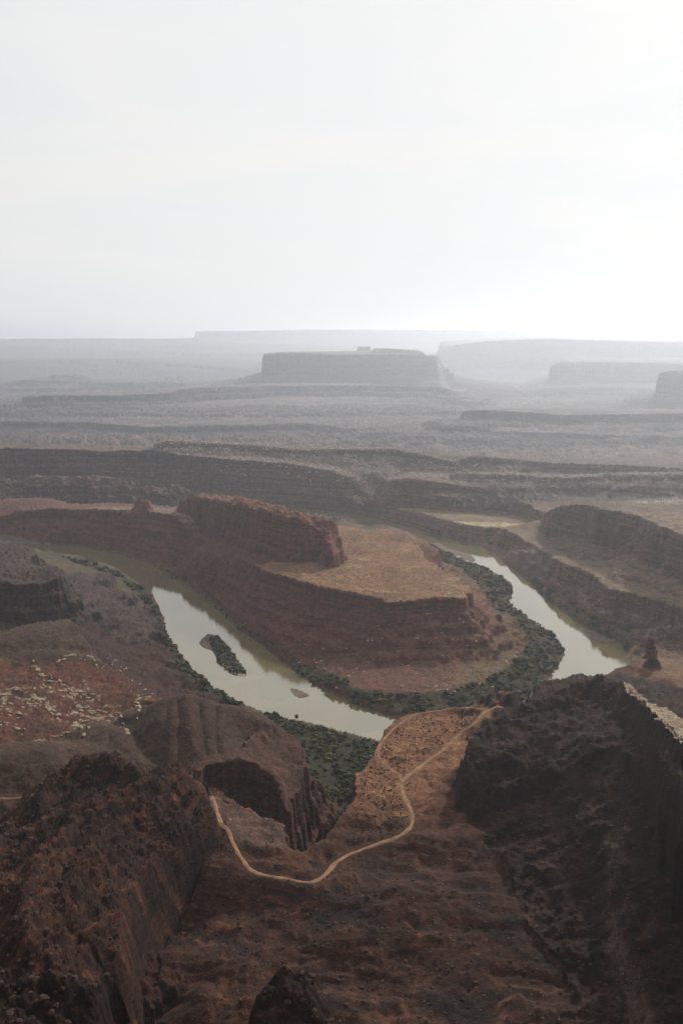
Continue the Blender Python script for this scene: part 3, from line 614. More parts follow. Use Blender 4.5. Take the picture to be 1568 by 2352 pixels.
def mask(pts, z, soft=10):
    p = W(*pts, z=z) if not isinstance(pts, np.ndarray) else pts
    r = np.zeros(VX.shape)
    m = (VX > p[:, 0].min()-60) & (VX < p[:, 0].max()+60) & (VY > p[:, 1].min()-60) & (VY < p[:, 1].max()+60)
    if m.any():
        sd, _ = poly_field(VX[m], VY[m], p); r[m] = sstep(soft, -soft, sd+soft*1.2*c3[m]+soft*c1[m])
    return r
# tan top of the butte's lower plateau
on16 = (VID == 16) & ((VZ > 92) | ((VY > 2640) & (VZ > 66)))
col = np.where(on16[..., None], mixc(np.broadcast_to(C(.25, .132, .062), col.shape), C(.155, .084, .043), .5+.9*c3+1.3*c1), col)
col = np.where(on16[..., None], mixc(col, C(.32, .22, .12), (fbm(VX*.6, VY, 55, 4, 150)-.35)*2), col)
sad = on16 & (VY > 2640)
col = np.where(sad[..., None], mixc(np.broadcast_to(C(.24, .17, .12), col.shape), C(.15, .10, .075), .5+2*c3), col)
low17 = (VID == 17)*sstep(125, 100, VZ)
col = mixc(col, C(.12, .042, .028), low17); stp = mixc(stp, C(.11, .037, .025), low17)
lft = (VID == 16)*sstep(-50, -250, VX)
col = mixc(col, C(.12, .042, .028), lft*.8*(VZ < 92)); stp = mixc(stp, C(.11, .037, .025), lft*.8)
# redder wall foot and slope to the left of the butte nose, greyer toward the nose
gr = sstep(-150, 250, VX)*(VID == 16)*(VZ < 92)
col = mixc(col, C(.165, .085, .055), gr*(.55+.5*c1))
col = mixc(col, C(.13, .10, .045), (VID == 16)*(VZ < 34)*sstep(100, 300, VX)*(.6+c1))
# neck: bright orange patches
nk = mask([(925, 1645), (1130, 1625), (1190, 1610), (1100, 1680), (1060, 1760), (1000, 1800), (950, 1900), (860, 1890), (800, 1860), (810, 1790), (880, 1700)], 130, 14)
col = mixc(col, C(.20, .09, .048), nk*.9)
col = mixc(col, C(.27, .14, .062), nk*np.clip(fbm(VX, VY, 38, 3, 140)*2.4-.35, 0, 1))
col = mixc(col, C(.32, .20, .11), mask([(1440, 1470), (1500, 1470), (1500, 1498), (1450, 1510)], 130, 6)*.9)
col = mixc(col, C(.27, .17, .10), mask([(1225, 1585), (1436, 1500), (1440, 1520), (1300, 1580), (1225, 1606)], 130, 6)*.7)
col = mixc(col, C(.17, .105, .06), mask([(1490, 1480), (1700, 1530), (1700, 1650), (1568, 1600), (1480, 1560)], 135, 14)*.8)
stp = np.where(((VID == 20) & (VY < 1150))[..., None], C(.085, .036, .026), stp)
# slickrock floor of the near bowl with foreground shade painted in, darker and purple-brown
near = ((VID == 20) & (VY < 960)).astype(float)
col = col*(1-.12*near[..., None])
col = mixc(col, C(.036, .0140, .0085), near*sstep(930, 760, VY+60*c2)*.85)
col = mixc(col, C(.014, .009, .008), near*np.clip(fbm(VX, VY, 60, 4, 160)*2.6-.1, 0, 1)*sstep(930, 800, VY)*.85)
col = mixc(col, C(.085, .033, .017), near*np.clip(fbm(VX, VY, 75, 3, 165)*2.4-.5, 0, 1)*sstep(80, -60, VX)*.8)
# paler tone along the ledge edges of the bowl and the tilted beds of the ridge
wq = (15*fbm(VX*.42+VY*.1, VY*1.15+30*np.sin(VX/150), 105, 3, 88)+1.5*fbm(VX, VY, 28, 3, 9))/4.2
edge_ = sstep(.62, .74, wq-np.floor(wq))*sstep(1.0, .9, wq-np.floor(wq))*np.clip(fbm(VX, VY, 45, 3, 240)*2.5+.35, 0, 1)
col = mixc(col, C(.098, .042, .026), edge_*near*.8); stp = mixc(stp, C(.105, .046, .030), edge_*near*.7)
col = mixc(col, C(.012, .0085, .0075), near*sstep(.25, .05, np.abs((wq-np.floor(wq))-.45))*np.clip(fbm(VX, VY, 33, 3, 241)*3-.2, 0, 1)*.75)
av = (VX-pa[0])*(-dy/ll)+(VY-pa[1])*(dx/ll)+9*fbm(VX, VY, 130, 4, 1)+3*fbm(VX, VY, 28, 3, 9)
sv = (av/13.0) % 1.0
rdg = (VID == 22)*sstep(.55, .8, sv)*sstep(1, .9, sv)*np.clip(fbm(VX, VY, 40, 3, 242)*2.5+.5, 0, 1)
col = mixc(col, C(.125, .048, .026), rdg*.8); stp = mixc(stp, C(.11, .042, .024), rdg*.6)
top24 = (VID == 24)*np.clip(fbm(VX, VY*.6, 26, 4, 243)*3-.35, 0, 1)
col = mixc(col, C(.062, .030, .020), top24*.7); stp = mixc(stp, C(.055, .027, .018), top24*.6)
blkm = mask([(370, 1735), (440, 1728), (560, 1720), (580, 1630), (625, 1640), (670, 1670), (705, 1720), (700, 1800), (680, 1880), (640, 1880), (620, 1800), (560, 1762), (470, 1775), (400, 1775)], 140, 8)*(VID == 20)
col = mixc(col, C(.060, .031, .020), blkm*.85)
pad = mask([(470, 1810), (560, 1850), (650, 1885), (655, 1950), (560, 1955), (520, 1900), (420, 1900), (440, 1800)], 134, 6)
col = mixc(col, C(.105, .062, .048), pad*.8)
# pale broken slabs on the left and on far rims
slab = mask([(-100, 1575), (60, 1560), (200, 1545), (235, 1590), (300, 1640), (345, 1585), (352, 1610), (330, 1650), (270, 1690), (190, 1705), (120, 1640), (-100, 1640)], 118, 22)*(VID != 19)
cells = fbm(VX*.35+VY*.25, VY*1.3, 13, 4, 170, .65)
col = mixc(col, C(.42, .34, .25), slab*np.clip(cells*6-1.6, 0, 1)*.7)
stp = mixc(stp, C(.30, .24, .18), slab*.35)
scr = ((VID == 3) | (VID == 4)).astype(float)*sstep(6000, 5000, VY)
col = mixc(col, C(.36, .32, .28), scr*np.clip(fbm(VX, VY, 18, 2, 180)*3.2-1.5, 0, 1)*.8*(VY < 4500))
stp = mixc(stp, C(.40, .37, .33), scr*np.clip(fbm(VX, VY, 22, 2, 181)*3.2-1.9, 0, 1))
col = mixc(col, C(.34, .34, .24), (VID == 2)*mask([(1430, 1104), (1568, 1110), (1900, 1110), (1900, 1170), (1568, 1148), (1500, 1138)], 170, 30)*np.clip(cells*4, .2, 1))
# sand strip on the lower far bench, yellow-green grass on the right bench
col = mixc(col, C(.46, .36, .22), mask([(1035, 1198), (1120, 1199), (1190, 1203), (1190, 1209), (1100, 1208), (1035, 1204)], 45, 10))
col = mixc(col, C(.20, .17, .07), (VID == 15)*np.clip(fbm(VX, VY, 90, 3, 190)*2-.2, 0, 1)*.5)
col = mixc(col, C(.27, .19, .11), (VID == 2)*sstep(2450, 2200, VY)*.5)
stk = mask([(1425, 1850), (1445, 1850), (1425, 1900), (1415, 1950), (1440, 2010), (1455, 2080), (1480, 2140), (1520, 2190), (1490, 2190), (1440, 2140), (1425, 2080), (1405, 2000), (1385, 1950), (1400, 1890)], 200, 7)*(VID == 24)
col = mixc(col, C(.11, .075, .055), stk*np.clip(fbm(VX, VY, 9, 3, 230)*3+.3, 0, 1)); stp = mixc(stp, C(.09, .06, .046), stk*.8)
# pale scar on the table mesa's right end
stp = mixc(stp, C(.26, .21, .19), (VID == 8)*sstep(1150, 1190, VX)*sstep(1290, 1240, VX))
# riparian ground
VEG = {
 'left_bank': W((130, 1273), (260, 1307), (335, 1354), (360, 1390), (378, 1425), (384, 1460), (425, 1515), (470, 1570), (560, 1620), (510, 1622), (450, 1590), (412, 1545), (380, 1490), (358, 1440), (340, 1390), (275, 1325), (150, 1282), z=5),
 'side_canyon': W((605, 1636), (700, 1661), (785, 1684), (862, 1701), (900, 1725), (860, 1790), (830, 1860), (790, 1930), (700, 1990), (650, 1970), (650, 1900), (680, 1850), (712, 1790), (700, 1720), (640, 1670), z=5),
 'inner_bank': W((300, 1283), (420, 1337), (500, 1402), (560, 1452), (610, 1488), (700, 1558), (800, 1610), (905, 1646), (1000, 1667), (1100, 1660), (1190, 1622), (1232, 1588), (1262, 1552), (1285, 1528), (1296, 1498), (1268, 1461), (1230, 1441), (1170, 1387), (1180, 1350), (1150, 1324), (1110, 1305), (1050, 1280), (985, 1247), (968, 1256),
      (1000, 1290), (1060, 1318), (1100, 1350), (1125, 1400), (1190, 1455), (1212, 1490), (1185, 1535), (1100, 1580), (1000, 1600), (900, 1606), (820, 1592), (700, 1530), (600, 1468), (500, 1392), (420, 1327), (320, 1280), z=5),
 'right_bank': W((1190, 1318), (1225, 1347), (1290, 1402), (1330, 1432), (1390, 1455), (1436, 1495), (1480, 1500), (1440, 1455), (1384, 1425), (1330, 1405), (1270, 1362), (1215, 1325), z=5),
 'far_bank': W((960, 1216), (1060, 1243), (1110, 1252), (1130, 1262), (1134, 1252), (1100, 1240), (1040, 1225), (970, 1208), z=5),
}
grn = np.zeros(VX.shape)
for kx, pv in VEG.items(): grn = np.maximum(grn, mask(pv, 0, 7))
low = sstep(30, 16, VZ)
col = mixc(col, C(.026, .030, .014), grn*low*.97)
col = mixc(col, C(.06, .054, .022), grn*low*np.clip(c1*2-.2, 0, 1)*.6)
col = mixc(col, C(.26, .20, .13), (VID == 0)*np.clip((8-VS)/6, 0, 1)*(VS > 0)*.4)
col = mixc(col, C(.045, .05, .022), mask(ISLE_VEG, 0, 1.5)*(VID == 27))
mud = mask([(452, 1480), (478, 1450), (505, 1458), (490, 1490), (520, 1530), (500, 1524), (464, 1490)], 0, 3)*(VID == 27)
col = mixc(col, C(.13, .09, .065), mud*.8)
col = mixc(col, C(.42, .34, .25), mask([(498, 1512), (530, 1538), (562, 1552), (566, 1562), (530, 1550), (496, 1522)], 0, 1.5)*(VID == 27))
# sagebrush speckle too small to build
spk = np.clip(fbm(VX, VY, 5.5, 2, 200)*4-1.7, 0, 1)*np.isin(VID, (16, 19, 20, 24, 22, 15))*sstep(2600, 1800, VY)
col = mixc(col, C(.035, .032, .022), spk*.55)
col = np.clip(col, .006, .6); stp = np.clip(stp, .006, .6)

# ------------------------------------------------------------------ materials
def new_mat(name):
    m = bpy.data.materials.new(name); m.use_nodes = True
    t = m.node_tree; t.nodes.clear()
    o = N(t, 'ShaderNodeOutputMaterial'); b = N(t, 'ShaderNodeBsdfPrincipled')
    t.links.new(b.outputs[0], o.inputs['Surface'])
    return m, t, b
def terrain_mat(name, bump_scale=1.0, streak=1.0, lo=.965, hi=.72, strat=1.0):
    m, t, b = new_mat(name)
    b.inputs['Roughness'].default_value = 0.95
    b.inputs['Specular IOR Level'].default_value = 0.12
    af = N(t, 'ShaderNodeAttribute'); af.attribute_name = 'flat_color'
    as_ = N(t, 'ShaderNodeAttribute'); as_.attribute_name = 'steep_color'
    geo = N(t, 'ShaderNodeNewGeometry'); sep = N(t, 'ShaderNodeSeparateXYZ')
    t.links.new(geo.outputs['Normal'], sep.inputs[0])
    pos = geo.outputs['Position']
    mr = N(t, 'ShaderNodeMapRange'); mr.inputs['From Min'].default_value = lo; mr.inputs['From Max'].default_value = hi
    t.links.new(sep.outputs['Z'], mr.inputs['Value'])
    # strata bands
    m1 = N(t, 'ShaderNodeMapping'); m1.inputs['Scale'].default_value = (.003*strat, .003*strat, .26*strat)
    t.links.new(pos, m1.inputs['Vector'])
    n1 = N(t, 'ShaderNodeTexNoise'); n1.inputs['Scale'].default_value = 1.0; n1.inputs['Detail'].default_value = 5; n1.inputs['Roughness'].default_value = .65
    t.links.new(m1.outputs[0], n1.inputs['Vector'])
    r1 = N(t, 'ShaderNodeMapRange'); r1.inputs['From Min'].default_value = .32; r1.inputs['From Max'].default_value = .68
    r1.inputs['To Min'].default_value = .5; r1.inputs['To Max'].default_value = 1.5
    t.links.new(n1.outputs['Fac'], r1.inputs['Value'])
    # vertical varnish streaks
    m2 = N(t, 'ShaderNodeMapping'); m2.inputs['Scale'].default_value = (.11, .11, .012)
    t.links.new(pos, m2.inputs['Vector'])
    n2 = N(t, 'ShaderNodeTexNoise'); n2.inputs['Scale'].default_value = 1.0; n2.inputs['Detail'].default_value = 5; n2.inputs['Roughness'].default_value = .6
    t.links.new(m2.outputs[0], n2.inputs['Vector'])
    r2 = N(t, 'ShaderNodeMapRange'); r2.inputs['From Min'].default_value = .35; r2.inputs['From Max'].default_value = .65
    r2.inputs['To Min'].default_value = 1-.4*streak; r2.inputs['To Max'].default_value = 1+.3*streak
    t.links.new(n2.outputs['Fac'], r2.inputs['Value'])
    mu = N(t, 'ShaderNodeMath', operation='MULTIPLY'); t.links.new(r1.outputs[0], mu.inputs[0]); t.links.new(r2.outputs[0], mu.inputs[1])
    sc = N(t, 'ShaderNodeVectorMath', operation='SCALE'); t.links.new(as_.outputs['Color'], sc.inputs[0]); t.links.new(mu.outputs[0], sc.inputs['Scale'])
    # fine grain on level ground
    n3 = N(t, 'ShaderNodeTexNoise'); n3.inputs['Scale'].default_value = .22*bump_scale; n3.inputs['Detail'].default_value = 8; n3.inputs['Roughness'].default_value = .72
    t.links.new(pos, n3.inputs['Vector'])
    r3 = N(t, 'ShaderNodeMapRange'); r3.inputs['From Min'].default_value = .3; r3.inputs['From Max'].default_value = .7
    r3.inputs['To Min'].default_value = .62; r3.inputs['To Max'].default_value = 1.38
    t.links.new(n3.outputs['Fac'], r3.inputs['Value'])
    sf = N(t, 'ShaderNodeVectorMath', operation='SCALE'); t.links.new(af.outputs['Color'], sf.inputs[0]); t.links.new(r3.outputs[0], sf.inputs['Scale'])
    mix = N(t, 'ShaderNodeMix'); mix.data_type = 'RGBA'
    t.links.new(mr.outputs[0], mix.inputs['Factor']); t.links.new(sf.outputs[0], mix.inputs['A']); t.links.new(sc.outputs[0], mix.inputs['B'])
    # blocks split by joints, and fine grit
    dn = N(t, 'ShaderNodeTexNoise'); dn.inputs['Scale'].default_value = .06*bump_scale; dn.inputs['Detail'].default_value = 3
    t.links.new(pos, dn.inputs['Vector'])
    dm = N(t, 'ShaderNodeVectorMath', operation='MULTIPLY_ADD'); dm.inputs[1].default_value = (14/bump_scale,)*3
    t.links.new(dn.outputs['Color'], dm.inputs[0]); t.links.new(pos, dm.inputs[2])
    vm = N(t, 'ShaderNodeMapping'); vm.inputs['Scale'].default_value = (.10*bump_scale, .16*bump_scale, .34*bump_scale)
    t.links.new(dm.outputs[0], vm.inputs['Vector'])
    vo = N(t, 'ShaderNodeTexVoronoi'); vo.inputs['Scale'].default_value = 1.0; t.links.new(vm.outputs[0], vo.inputs['Vector'])
    ve = N(t, 'ShaderNodeTexVoronoi'); ve.feature = 'DISTANCE_TO_EDGE'; ve.inputs['Scale'].default_value = 1.0; t.links.new(vm.outputs[0], ve.inputs['Vector'])
    vs_ = N(t, 'ShaderNodeSeparateColor'); t.links.new(vo.outputs['Color'], vs_.inputs[0])
    va = N(t, 'ShaderNodeMapRange'); va.inputs['To Min'].default_value = .72; va.inputs['To Max'].default_value = 1.3; t.links.new(vs_.outputs[0], va.inputs['Value'])
    vc = N(t, 'ShaderNodeMapRange'); vc.inputs['From Max'].default_value = .07; vc.inputs['To Min'].default_value = .55; vc.inputs['To Max'].default_value = 1.0; t.links.new(ve.outputs['Distance'], vc.inputs['Value'])
    gn = N(t, 'ShaderNodeTexNoise'); gn.inputs['Scale'].default_value = .7*bump_scale; gn.inputs['Detail'].default_value = 4; gn.inputs['Roughness'].default_value = .7
    t.links.new(pos, gn.inputs['Vector'])
    ga = N(t, 'ShaderNodeMapRange'); ga.inputs['From Min'].default_value = .35; ga.inputs['From Max'].default_value = .68; ga.inputs['To Min'].default_value = .55; ga.inputs['To Max'].default_value = 1.55; t.links.new(gn.outputs['Fac'], ga.inputs['Value'])
    p1 = N(t, 'ShaderNodeMath', operation='MULTIPLY'); t.links.new(va.outputs[0], p1.inputs[0]); t.links.new(vc.outputs[0], p1.inputs[1])
    p2 = N(t, 'ShaderNodeMath', operation='MULTIPLY'); t.links.new(p1.outputs[0], p2.inputs[0]); t.links.new(ga.outputs[0], p2.inputs[1])
    fs_ = N(t, 'ShaderNodeVectorMath', operation='SCALE'); t.links.new(mix.outputs['Result'], fs_.inputs[0]); t.links.new(p2.outputs[0], fs_.inputs['Scale'])
    t.links.new(fs_.outputs[0], b.inputs['Base Color'])
    # relief
    n4 = N(t, 'ShaderNodeTexNoise'); n4.inputs['Scale'].default_value = .09*bump_scale; n4.inputs['Detail'].default_value = 9; n4.inputs['Roughness'].default_value = .68
    m4 = N(t, 'ShaderNodeMapping'); m4.inputs['Scale'].default_value = (1, 1, 1.8)
    t.links.new(pos, m4.inputs['Vector']); t.links.new(m4.outputs[0], n4.inputs['Vector'])
    bp = N(t, 'ShaderNodeBump'); bp.inputs['Strength'].default_value = .85; bp.inputs['Distance'].default_value = 4.5/bump_scale
    t.links.new(n4.outputs['Fac'], bp.inputs['Height'])
    t.links.new(bp.outputs[0], b.inputs['Normal'])
    return m
M_NEAR = terrain_mat('sandstone_near', 1.0)
M_FAR = terrain_mat('sandstone_far', .07, .6, .997, .972, .22)
M_MID = terrain_mat('sandstone_mid', .5, .8, .985, .86, .55)

def simple_mat(name, c, rough=.9, noise_scale=1.0, amt=.35, bump=.0, transl=0.0):
    m, t, b = new_mat(name)
    b.inputs['Roughness'].default_value = rough; b.inputs['Specular IOR Level'].default_value = .15
    geo = N(t, 'ShaderNodeNewGeometry')
    n = N(t, 'ShaderNodeTexNoise'); n.inputs['Scale'].default_value = noise_scale; n.inputs['Detail'].default_value = 5
    t.links.new(geo.outputs['Position'], n.inputs['Vector'])
    r = N(t, 'ShaderNodeMapRange'); r.inputs['From Min'].default_value = .3; r.inputs['From Max'].default_value = .7
    r.inputs['To Min'].default_value = 1-amt; r.inputs['To Max'].default_value = 1+amt
    t.links.new(n.outputs['Fac'], r.inputs['Value'])
    s = N(t, 'ShaderNodeVectorMath', operation='SCALE'); s.inputs[0].default_value = c
    t.links.new(r.outputs[0], s.inputs['Scale']); t.links.new(s.outputs[0], b.inputs['Base Color'])
    if bump:
        bp = N(t, 'ShaderNodeBump'); bp.inputs['Strength'].default_value = bump; bp.inputs['Distance'].default_value = .5
        t.links.new(n.outputs['Fac'], bp.inputs['Height']); t.links.new(bp.outputs[0], b.inputs['Normal'])
    return m

# ------------------------------------------------------------------ terrain objects
def link(name, me, kind=None, label=None, cat=None, group=None, parent=None):
    ob = bpy.data.objects.new(name, me)
    scene.collection.objects.link(ob)
    if kind: ob['kind'] = kind
    if label: ob['label'] = label
    if cat: ob['category'] = cat
    if group: ob['group'] = group
    if parent: ob.parent = parent
    return ob
def quick_mesh(name, verts, faces, mat=None, smooth=False):
    me = bpy.data.meshes.new(name)
    verts = np.asarray(verts, np.float32); faces = np.asarray(faces, np.int32)
    nf, k = faces.shape
    me.vertices.add(len(verts)); me.vertices.foreach_set('co', verts.ravel())
    me.loops.add(nf*k); me.loops.foreach_set('vertex_index', faces.ravel())
    me.polygons.add(nf)
    me.polygons.foreach_set('loop_start', np.arange(0, nf*k, k, dtype=np.int32))
    me.polygons.foreach_set('use_smooth', np.full(nf, smooth))
    me.update(calc_edges=True)
    if mat: me.materials.append(mat)
    return me

V = np.stack([VX, VY, VZ], -1)
dU = np.gradient(V, axis=1); dV = np.gradient(V, axis=0)
NRM = np.cross(dU, dV); NRM /= np.linalg.norm(NRM, axis=-1, keepdims=True)+1e-9
NRM[NRM[..., 2] < 0] *= -1
# steeper of the shape's own slope: keep normals local
V = V.reshape(-1, 3); NRM = NRM.reshape(-1, 3)
COLF = np.concatenate([col.reshape(-1, 3), np.ones((len(V), 1))], 1).astype(np.float32)
COLS = np.concatenate([stp.reshape(-1, 3), np.ones((len(V), 1))], 1).astype(np.float32)
q = np.arange(NOUT*NC).reshape(NOUT, NC)
F = np.stack([q[:-1, :-1], q[:-1, 1:], q[1:, 1:], q[1:, :-1]], -1).reshape(-1, 4)
FID = VID[:-1, :-1].reshape(-1)
for rid, name in REGIONS.items():
    f = F[FID == rid]
    if not len(f): continue
    used, inv = np.unique(f.ravel(), return_inverse=True)
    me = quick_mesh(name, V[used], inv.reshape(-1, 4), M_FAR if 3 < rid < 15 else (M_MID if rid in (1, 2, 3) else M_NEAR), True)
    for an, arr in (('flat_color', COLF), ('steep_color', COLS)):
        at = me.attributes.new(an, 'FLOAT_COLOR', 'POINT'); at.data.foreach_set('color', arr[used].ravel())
    me.normals_split_custom_set_from_vertices(NRM[used])
    link(name, me, 'structure')

# ------------------------------------------------------------------ the lookout mesa under and behind the camera
rim = [(-3000, -700), (-1400, -520), (-600, -150), (-200, -22), (-60, -3), (-14, .4), (0, .8), (14, .3), (60, -3), (200, -20), (480, 60), (700, 380), (900, 760), (1300, 900), (3000, 1000), (3000, -2900), (-3000, -2900)]
lv = [(598.3, 0), (592, .4), (570, -2), (540, 0), (500, -3), (430, 0), (350, 0), (200, 4), (-2, 6)]
rp = []
for i in range(len(rim)):
    a, b = rim[i], rim[(i+1) % len(rim)]
    n = max(1, int(min(60, math.dist(a, b)/14))) if i < 14 else 1
    for j in range(n): rp.append((a[0]+(b[0]-a[0])*j/n, a[1]+(b[1]-a[1])*j/n))
vs = []
for z, off in lv:
    for i, (x, y) in enumerate(rp):
        far = min(1, max(0, (abs(x)-14)/80))
        jx = far*7*math.sin(i*1.7+z*.02); jy = far*9*math.sin(i*2.3+z*.013)
        vs.append((x+jx, y-off*.2+jy, z))
n = len(rp)
fs = [(k*n+i, (k+1)*n+i, (k+1)*n+(i+1) % n, k*n+(i+1) % n) for k in range(len(lv)-1) for i in range(n)]
me = bpy.data.meshes.new('lookout_mesa'); me.from_pydata(vs, [], fs+[tuple(range(n))]); me.update()
me.materials.append(simple_mat('lookout_sandstone', (.17, .085, .06), .9, .05, .4, .5))
link('lookout_mesa', me, 'structure')

# ------------------------------------------------------------------ water
mw, t, b = new_mat('river_water')
b.inputs['Base Color'].default_value = (.085, .066, .038, 1)
b.inputs['Roughness'].default_value = .035
b.inputs['IOR'].default_value = 2.4; b.inputs['Specular Tint'].default_value = (1.0, .965, .87, 1)
geo = N(t, 'ShaderNodeNewGeometry')
nw = N(t, 'ShaderNodeTexNoise'); nw.inputs['Scale'].default_value = .35; nw.inputs['Detail'].default_value = 4
mpw = N(t, 'ShaderNodeMapping'); mpw.inputs['Scale'].default_value = (1, 1, 1)
t.links.new(geo.outputs['Position'], mpw.inputs[0]); t.links.new(mpw.outputs[0], nw.inputs['Vector'])
bw = N(t, 'ShaderNodeBump'); bw.inputs['Strength'].default_value = .06; bw.inputs['Distance'].default_value = .5
t.links.new(nw.outputs['Fac'], bw.inputs['Height']); t.links.new(bw.outputs[0], b.inputs['Normal'])
n5 = N(t, 'ShaderNodeTexNoise'); n5.inputs['Scale'].default_value = .006; n5.inputs['Detail'].default_value = 5; n5.inputs['Distortion'].default_value = 1.0
t.links.new(geo.outputs['Position'], n5.inputs['Vector'])
c5 = N(t, 'ShaderNodeValToRGB'); c5.color_ramp.elements[0].color = (.115, .092, .046, 1); c5.color_ramp.elements[1].color = (.17, .138, .064, 1)
c5.color_ramp.elements[0].position = .35; c5.color_ramp.elements[1].position = .65
t.links.new(n5.outputs['Fac'], c5.inputs['Fac']); t.links.new(c5.outputs[0], b.inputs['Base Color'])
me = quick_mesh('river', [(-2400, 700, 0), (2200, 700, 0), (2200, 4300, 0), (-2400, 4300, 0)], [(0, 1, 2, 3)], mw)
link('river', me, 'structure')

# ------------------------------------------------------------------ roads
m_road = simple_mat('road_dust', (.24, .135, .078), .95, .12, .38)
def road(c, wd, name='dirt_road'):
    t = np.gradient(c[:, :2], axis=0); t /= np.linalg.norm(t, axis=1, keepdims=True)
    nn = np.stack([-t[:, 1], t[:, 0]], 1)
    wv = wd*(1+.14*np.sin(np.arange(len(c))*.23)+.10*np.sin(np.arange(len(c))*.61))
    vs = []
    offs = [-.5, -.3, -.16, 0, .16, .3, .5]
    for o in offs:
        p = c[:, :2]+nn*(wv*o*(1+.3*(abs(o) == .5)*rng.uniform(-1, 1, len(c))))[:, None]
        z = sampleH(p[:, 0], p[:, 1])
        edge = -.25 if abs(o) == .5 else (.42 if abs(o) != .3 else .36)
        vs.append(np.concatenate([p, (np.maximum(z, c[:, 2]-.4)+edge+.1)[:, None]], 1))
    m = len(offs); V_ = np.stack(vs, 1).reshape(-1, 3)
    fs = [(i*m+j+1, i*m+j, (i+1)*m+j, (i+1)*m+j+1) for i in range(len(c)-1) for j in range(m-1)]
    me = quick_mesh(name, V_, fs, m_road, True)
    return link(name, me, 'structure')
for c, wd in ROADS: road(c, wd)

# ------------------------------------------------------------------ plants and rocks
def icosphere(sub):
    g = (1+5**.5)/2
    v = [(-1, g, 0), (1, g, 0), (-1, -g, 0), (1, -g, 0), (0, -1, g), (0, 1, g), (0, -1, -g), (0, 1, -g), (g, 0, -1), (g, 0, 1), (-g, 0, -1), (-g, 0, 1)]
    v = [np.array(p)/math.sqrt(1+g*g) for p in v]
    f = [(0, 11, 5), (0, 5, 1), (0, 1, 7), (0, 7, 10), (0, 10, 11), (1, 5, 9), (5, 11, 4), (11, 10, 2), (10, 7, 6), (7, 1, 8), (3, 9, 4), (3, 4, 2), (3, 2, 6), (3, 6, 8), (3, 8, 9), (4, 9, 5), (2, 4, 11), (6, 2, 10), (8, 6, 7), (9, 8, 1)]
    for _ in range(sub):
        cache = {}; nf = []
        def mid(a, b):
            k = (min(a, b), max(a, b))
            if k not in cache:
                p = v[a]+v[b]; v.append(p/np.linalg.norm(p)); cache[k] = len(v)-1
            return cache[k]
        for a, b, c in f:
            x, y, z = mid(a, b), mid(b, c), mid(c, a)
            nf += [(a, x, z), (b, y, x), (c, z, y), (x, y, z)]
        f = nf
    return np.array(v), np.array(f)
I0 = icosphere(0); I1 = icosphere(1)
def points_in(poly, dens):
    x0, y0 = poly[:, 0].min(), poly[:, 1].min(); x1, y1 = poly[:, 0].max(), poly[:, 1].max()
    n = int((x1-x0)*(y1-y0)*dens)
    p = np.stack([rng.uniform(x0, x1, n), rng.uniform(y0, y1, n)], 1)
    sd, _ = poly_field(p[:, 0], p[:, 1], poly)
    return p[sd < 0]
def scatter_mesh(name, pts, zs, sx, sz, ico, mat, jitter=.25):
    bv, bf = ico; n = len(pts); k = len(bv)
    ang = rng.uniform(0, 2*np.pi, n); ca, sa = np.cos(ang), np.sin(ang)
    v = np.broadcast_to(bv, (n, k, 3))*(1+rng.uniform(-jitter, jitter, (n, k, 1)))
    v = v*np.stack([sx, sx*rng.uniform(.75, 1.25, n), sz], 1)[:, None, :]
    x = v[..., 0]*ca[:, None]-v[..., 1]*sa[:, None]; y = v[..., 0]*sa[:, None]+v[..., 1]*ca[:, None]
    w = np.stack([x+pts[:, 0:1], y+pts[:, 1:2], v[..., 2]+zs[:, None]], -1).reshape(-1, 3)
    f = (bf[None]+(np.arange(n)*k)[:, None, None]).reshape(-1, 3)
    return quick_mesh(name, w, f, mat)
m_veg = [simple_mat('tamarisk_green', (.026, .029, .012), .9, .12, .55), simple_mat('willow_green', (.068, .062, .02), .9, .09, .5)]
def thicket(name, poly, dens, size, zmax=16, isle=False):
    p = points_in(poly, dens)
    h = sampleH(p[:, 0], p[:, 1])
    nz = fbm(p[:, 0], p[:, 1], 45, 3, 210)
    ok = (h > .6) & (h < zmax) & (nz > -.42+.5*rng.random(len(p))*(not isle))
    p, h = p[ok], h[ok]
    s = size*np.clip(np.exp(rng.normal(-.12, .42, len(p))), .35, 2.0)*(1+.35*nz[ok])
    ob = None
    pick = (fbm(p[:, 0], p[:, 1], 60, 3, 215)+rng.normal(0, .25, len(p))) < .22
    me = scatter_mesh(name, p, h+s*.35, s, s*rng.uniform(.6, 1.0, len(p)), I0, m_veg[0])
    me.materials.append(m_veg[1])
    mi = np.repeat(np.where(pick, 0, 1), 20).astype(np.int32); me.polygons.foreach_set('material_index', mi)
    link(name, me, 'stuff')
    print(name, len(p))
thicket('riverside_thicket', VEG['left_bank'], .018, 3.6, 22)
thicket('riverside_thicket', VEG['side_canyon'], .04, 2.6, 30)
thicket('riverside_thicket', VEG['inner_bank'], .020, 3.3, 20)
thicket('riverside_thicket', VEG['right_bank'], .016, 3.6, 20)
thicket('riverside_thicket', VEG['far_bank'], .008, 4.0, 16)
thicket('island_thicket', ISLE_VEG, .06, 2.6, 8, True)

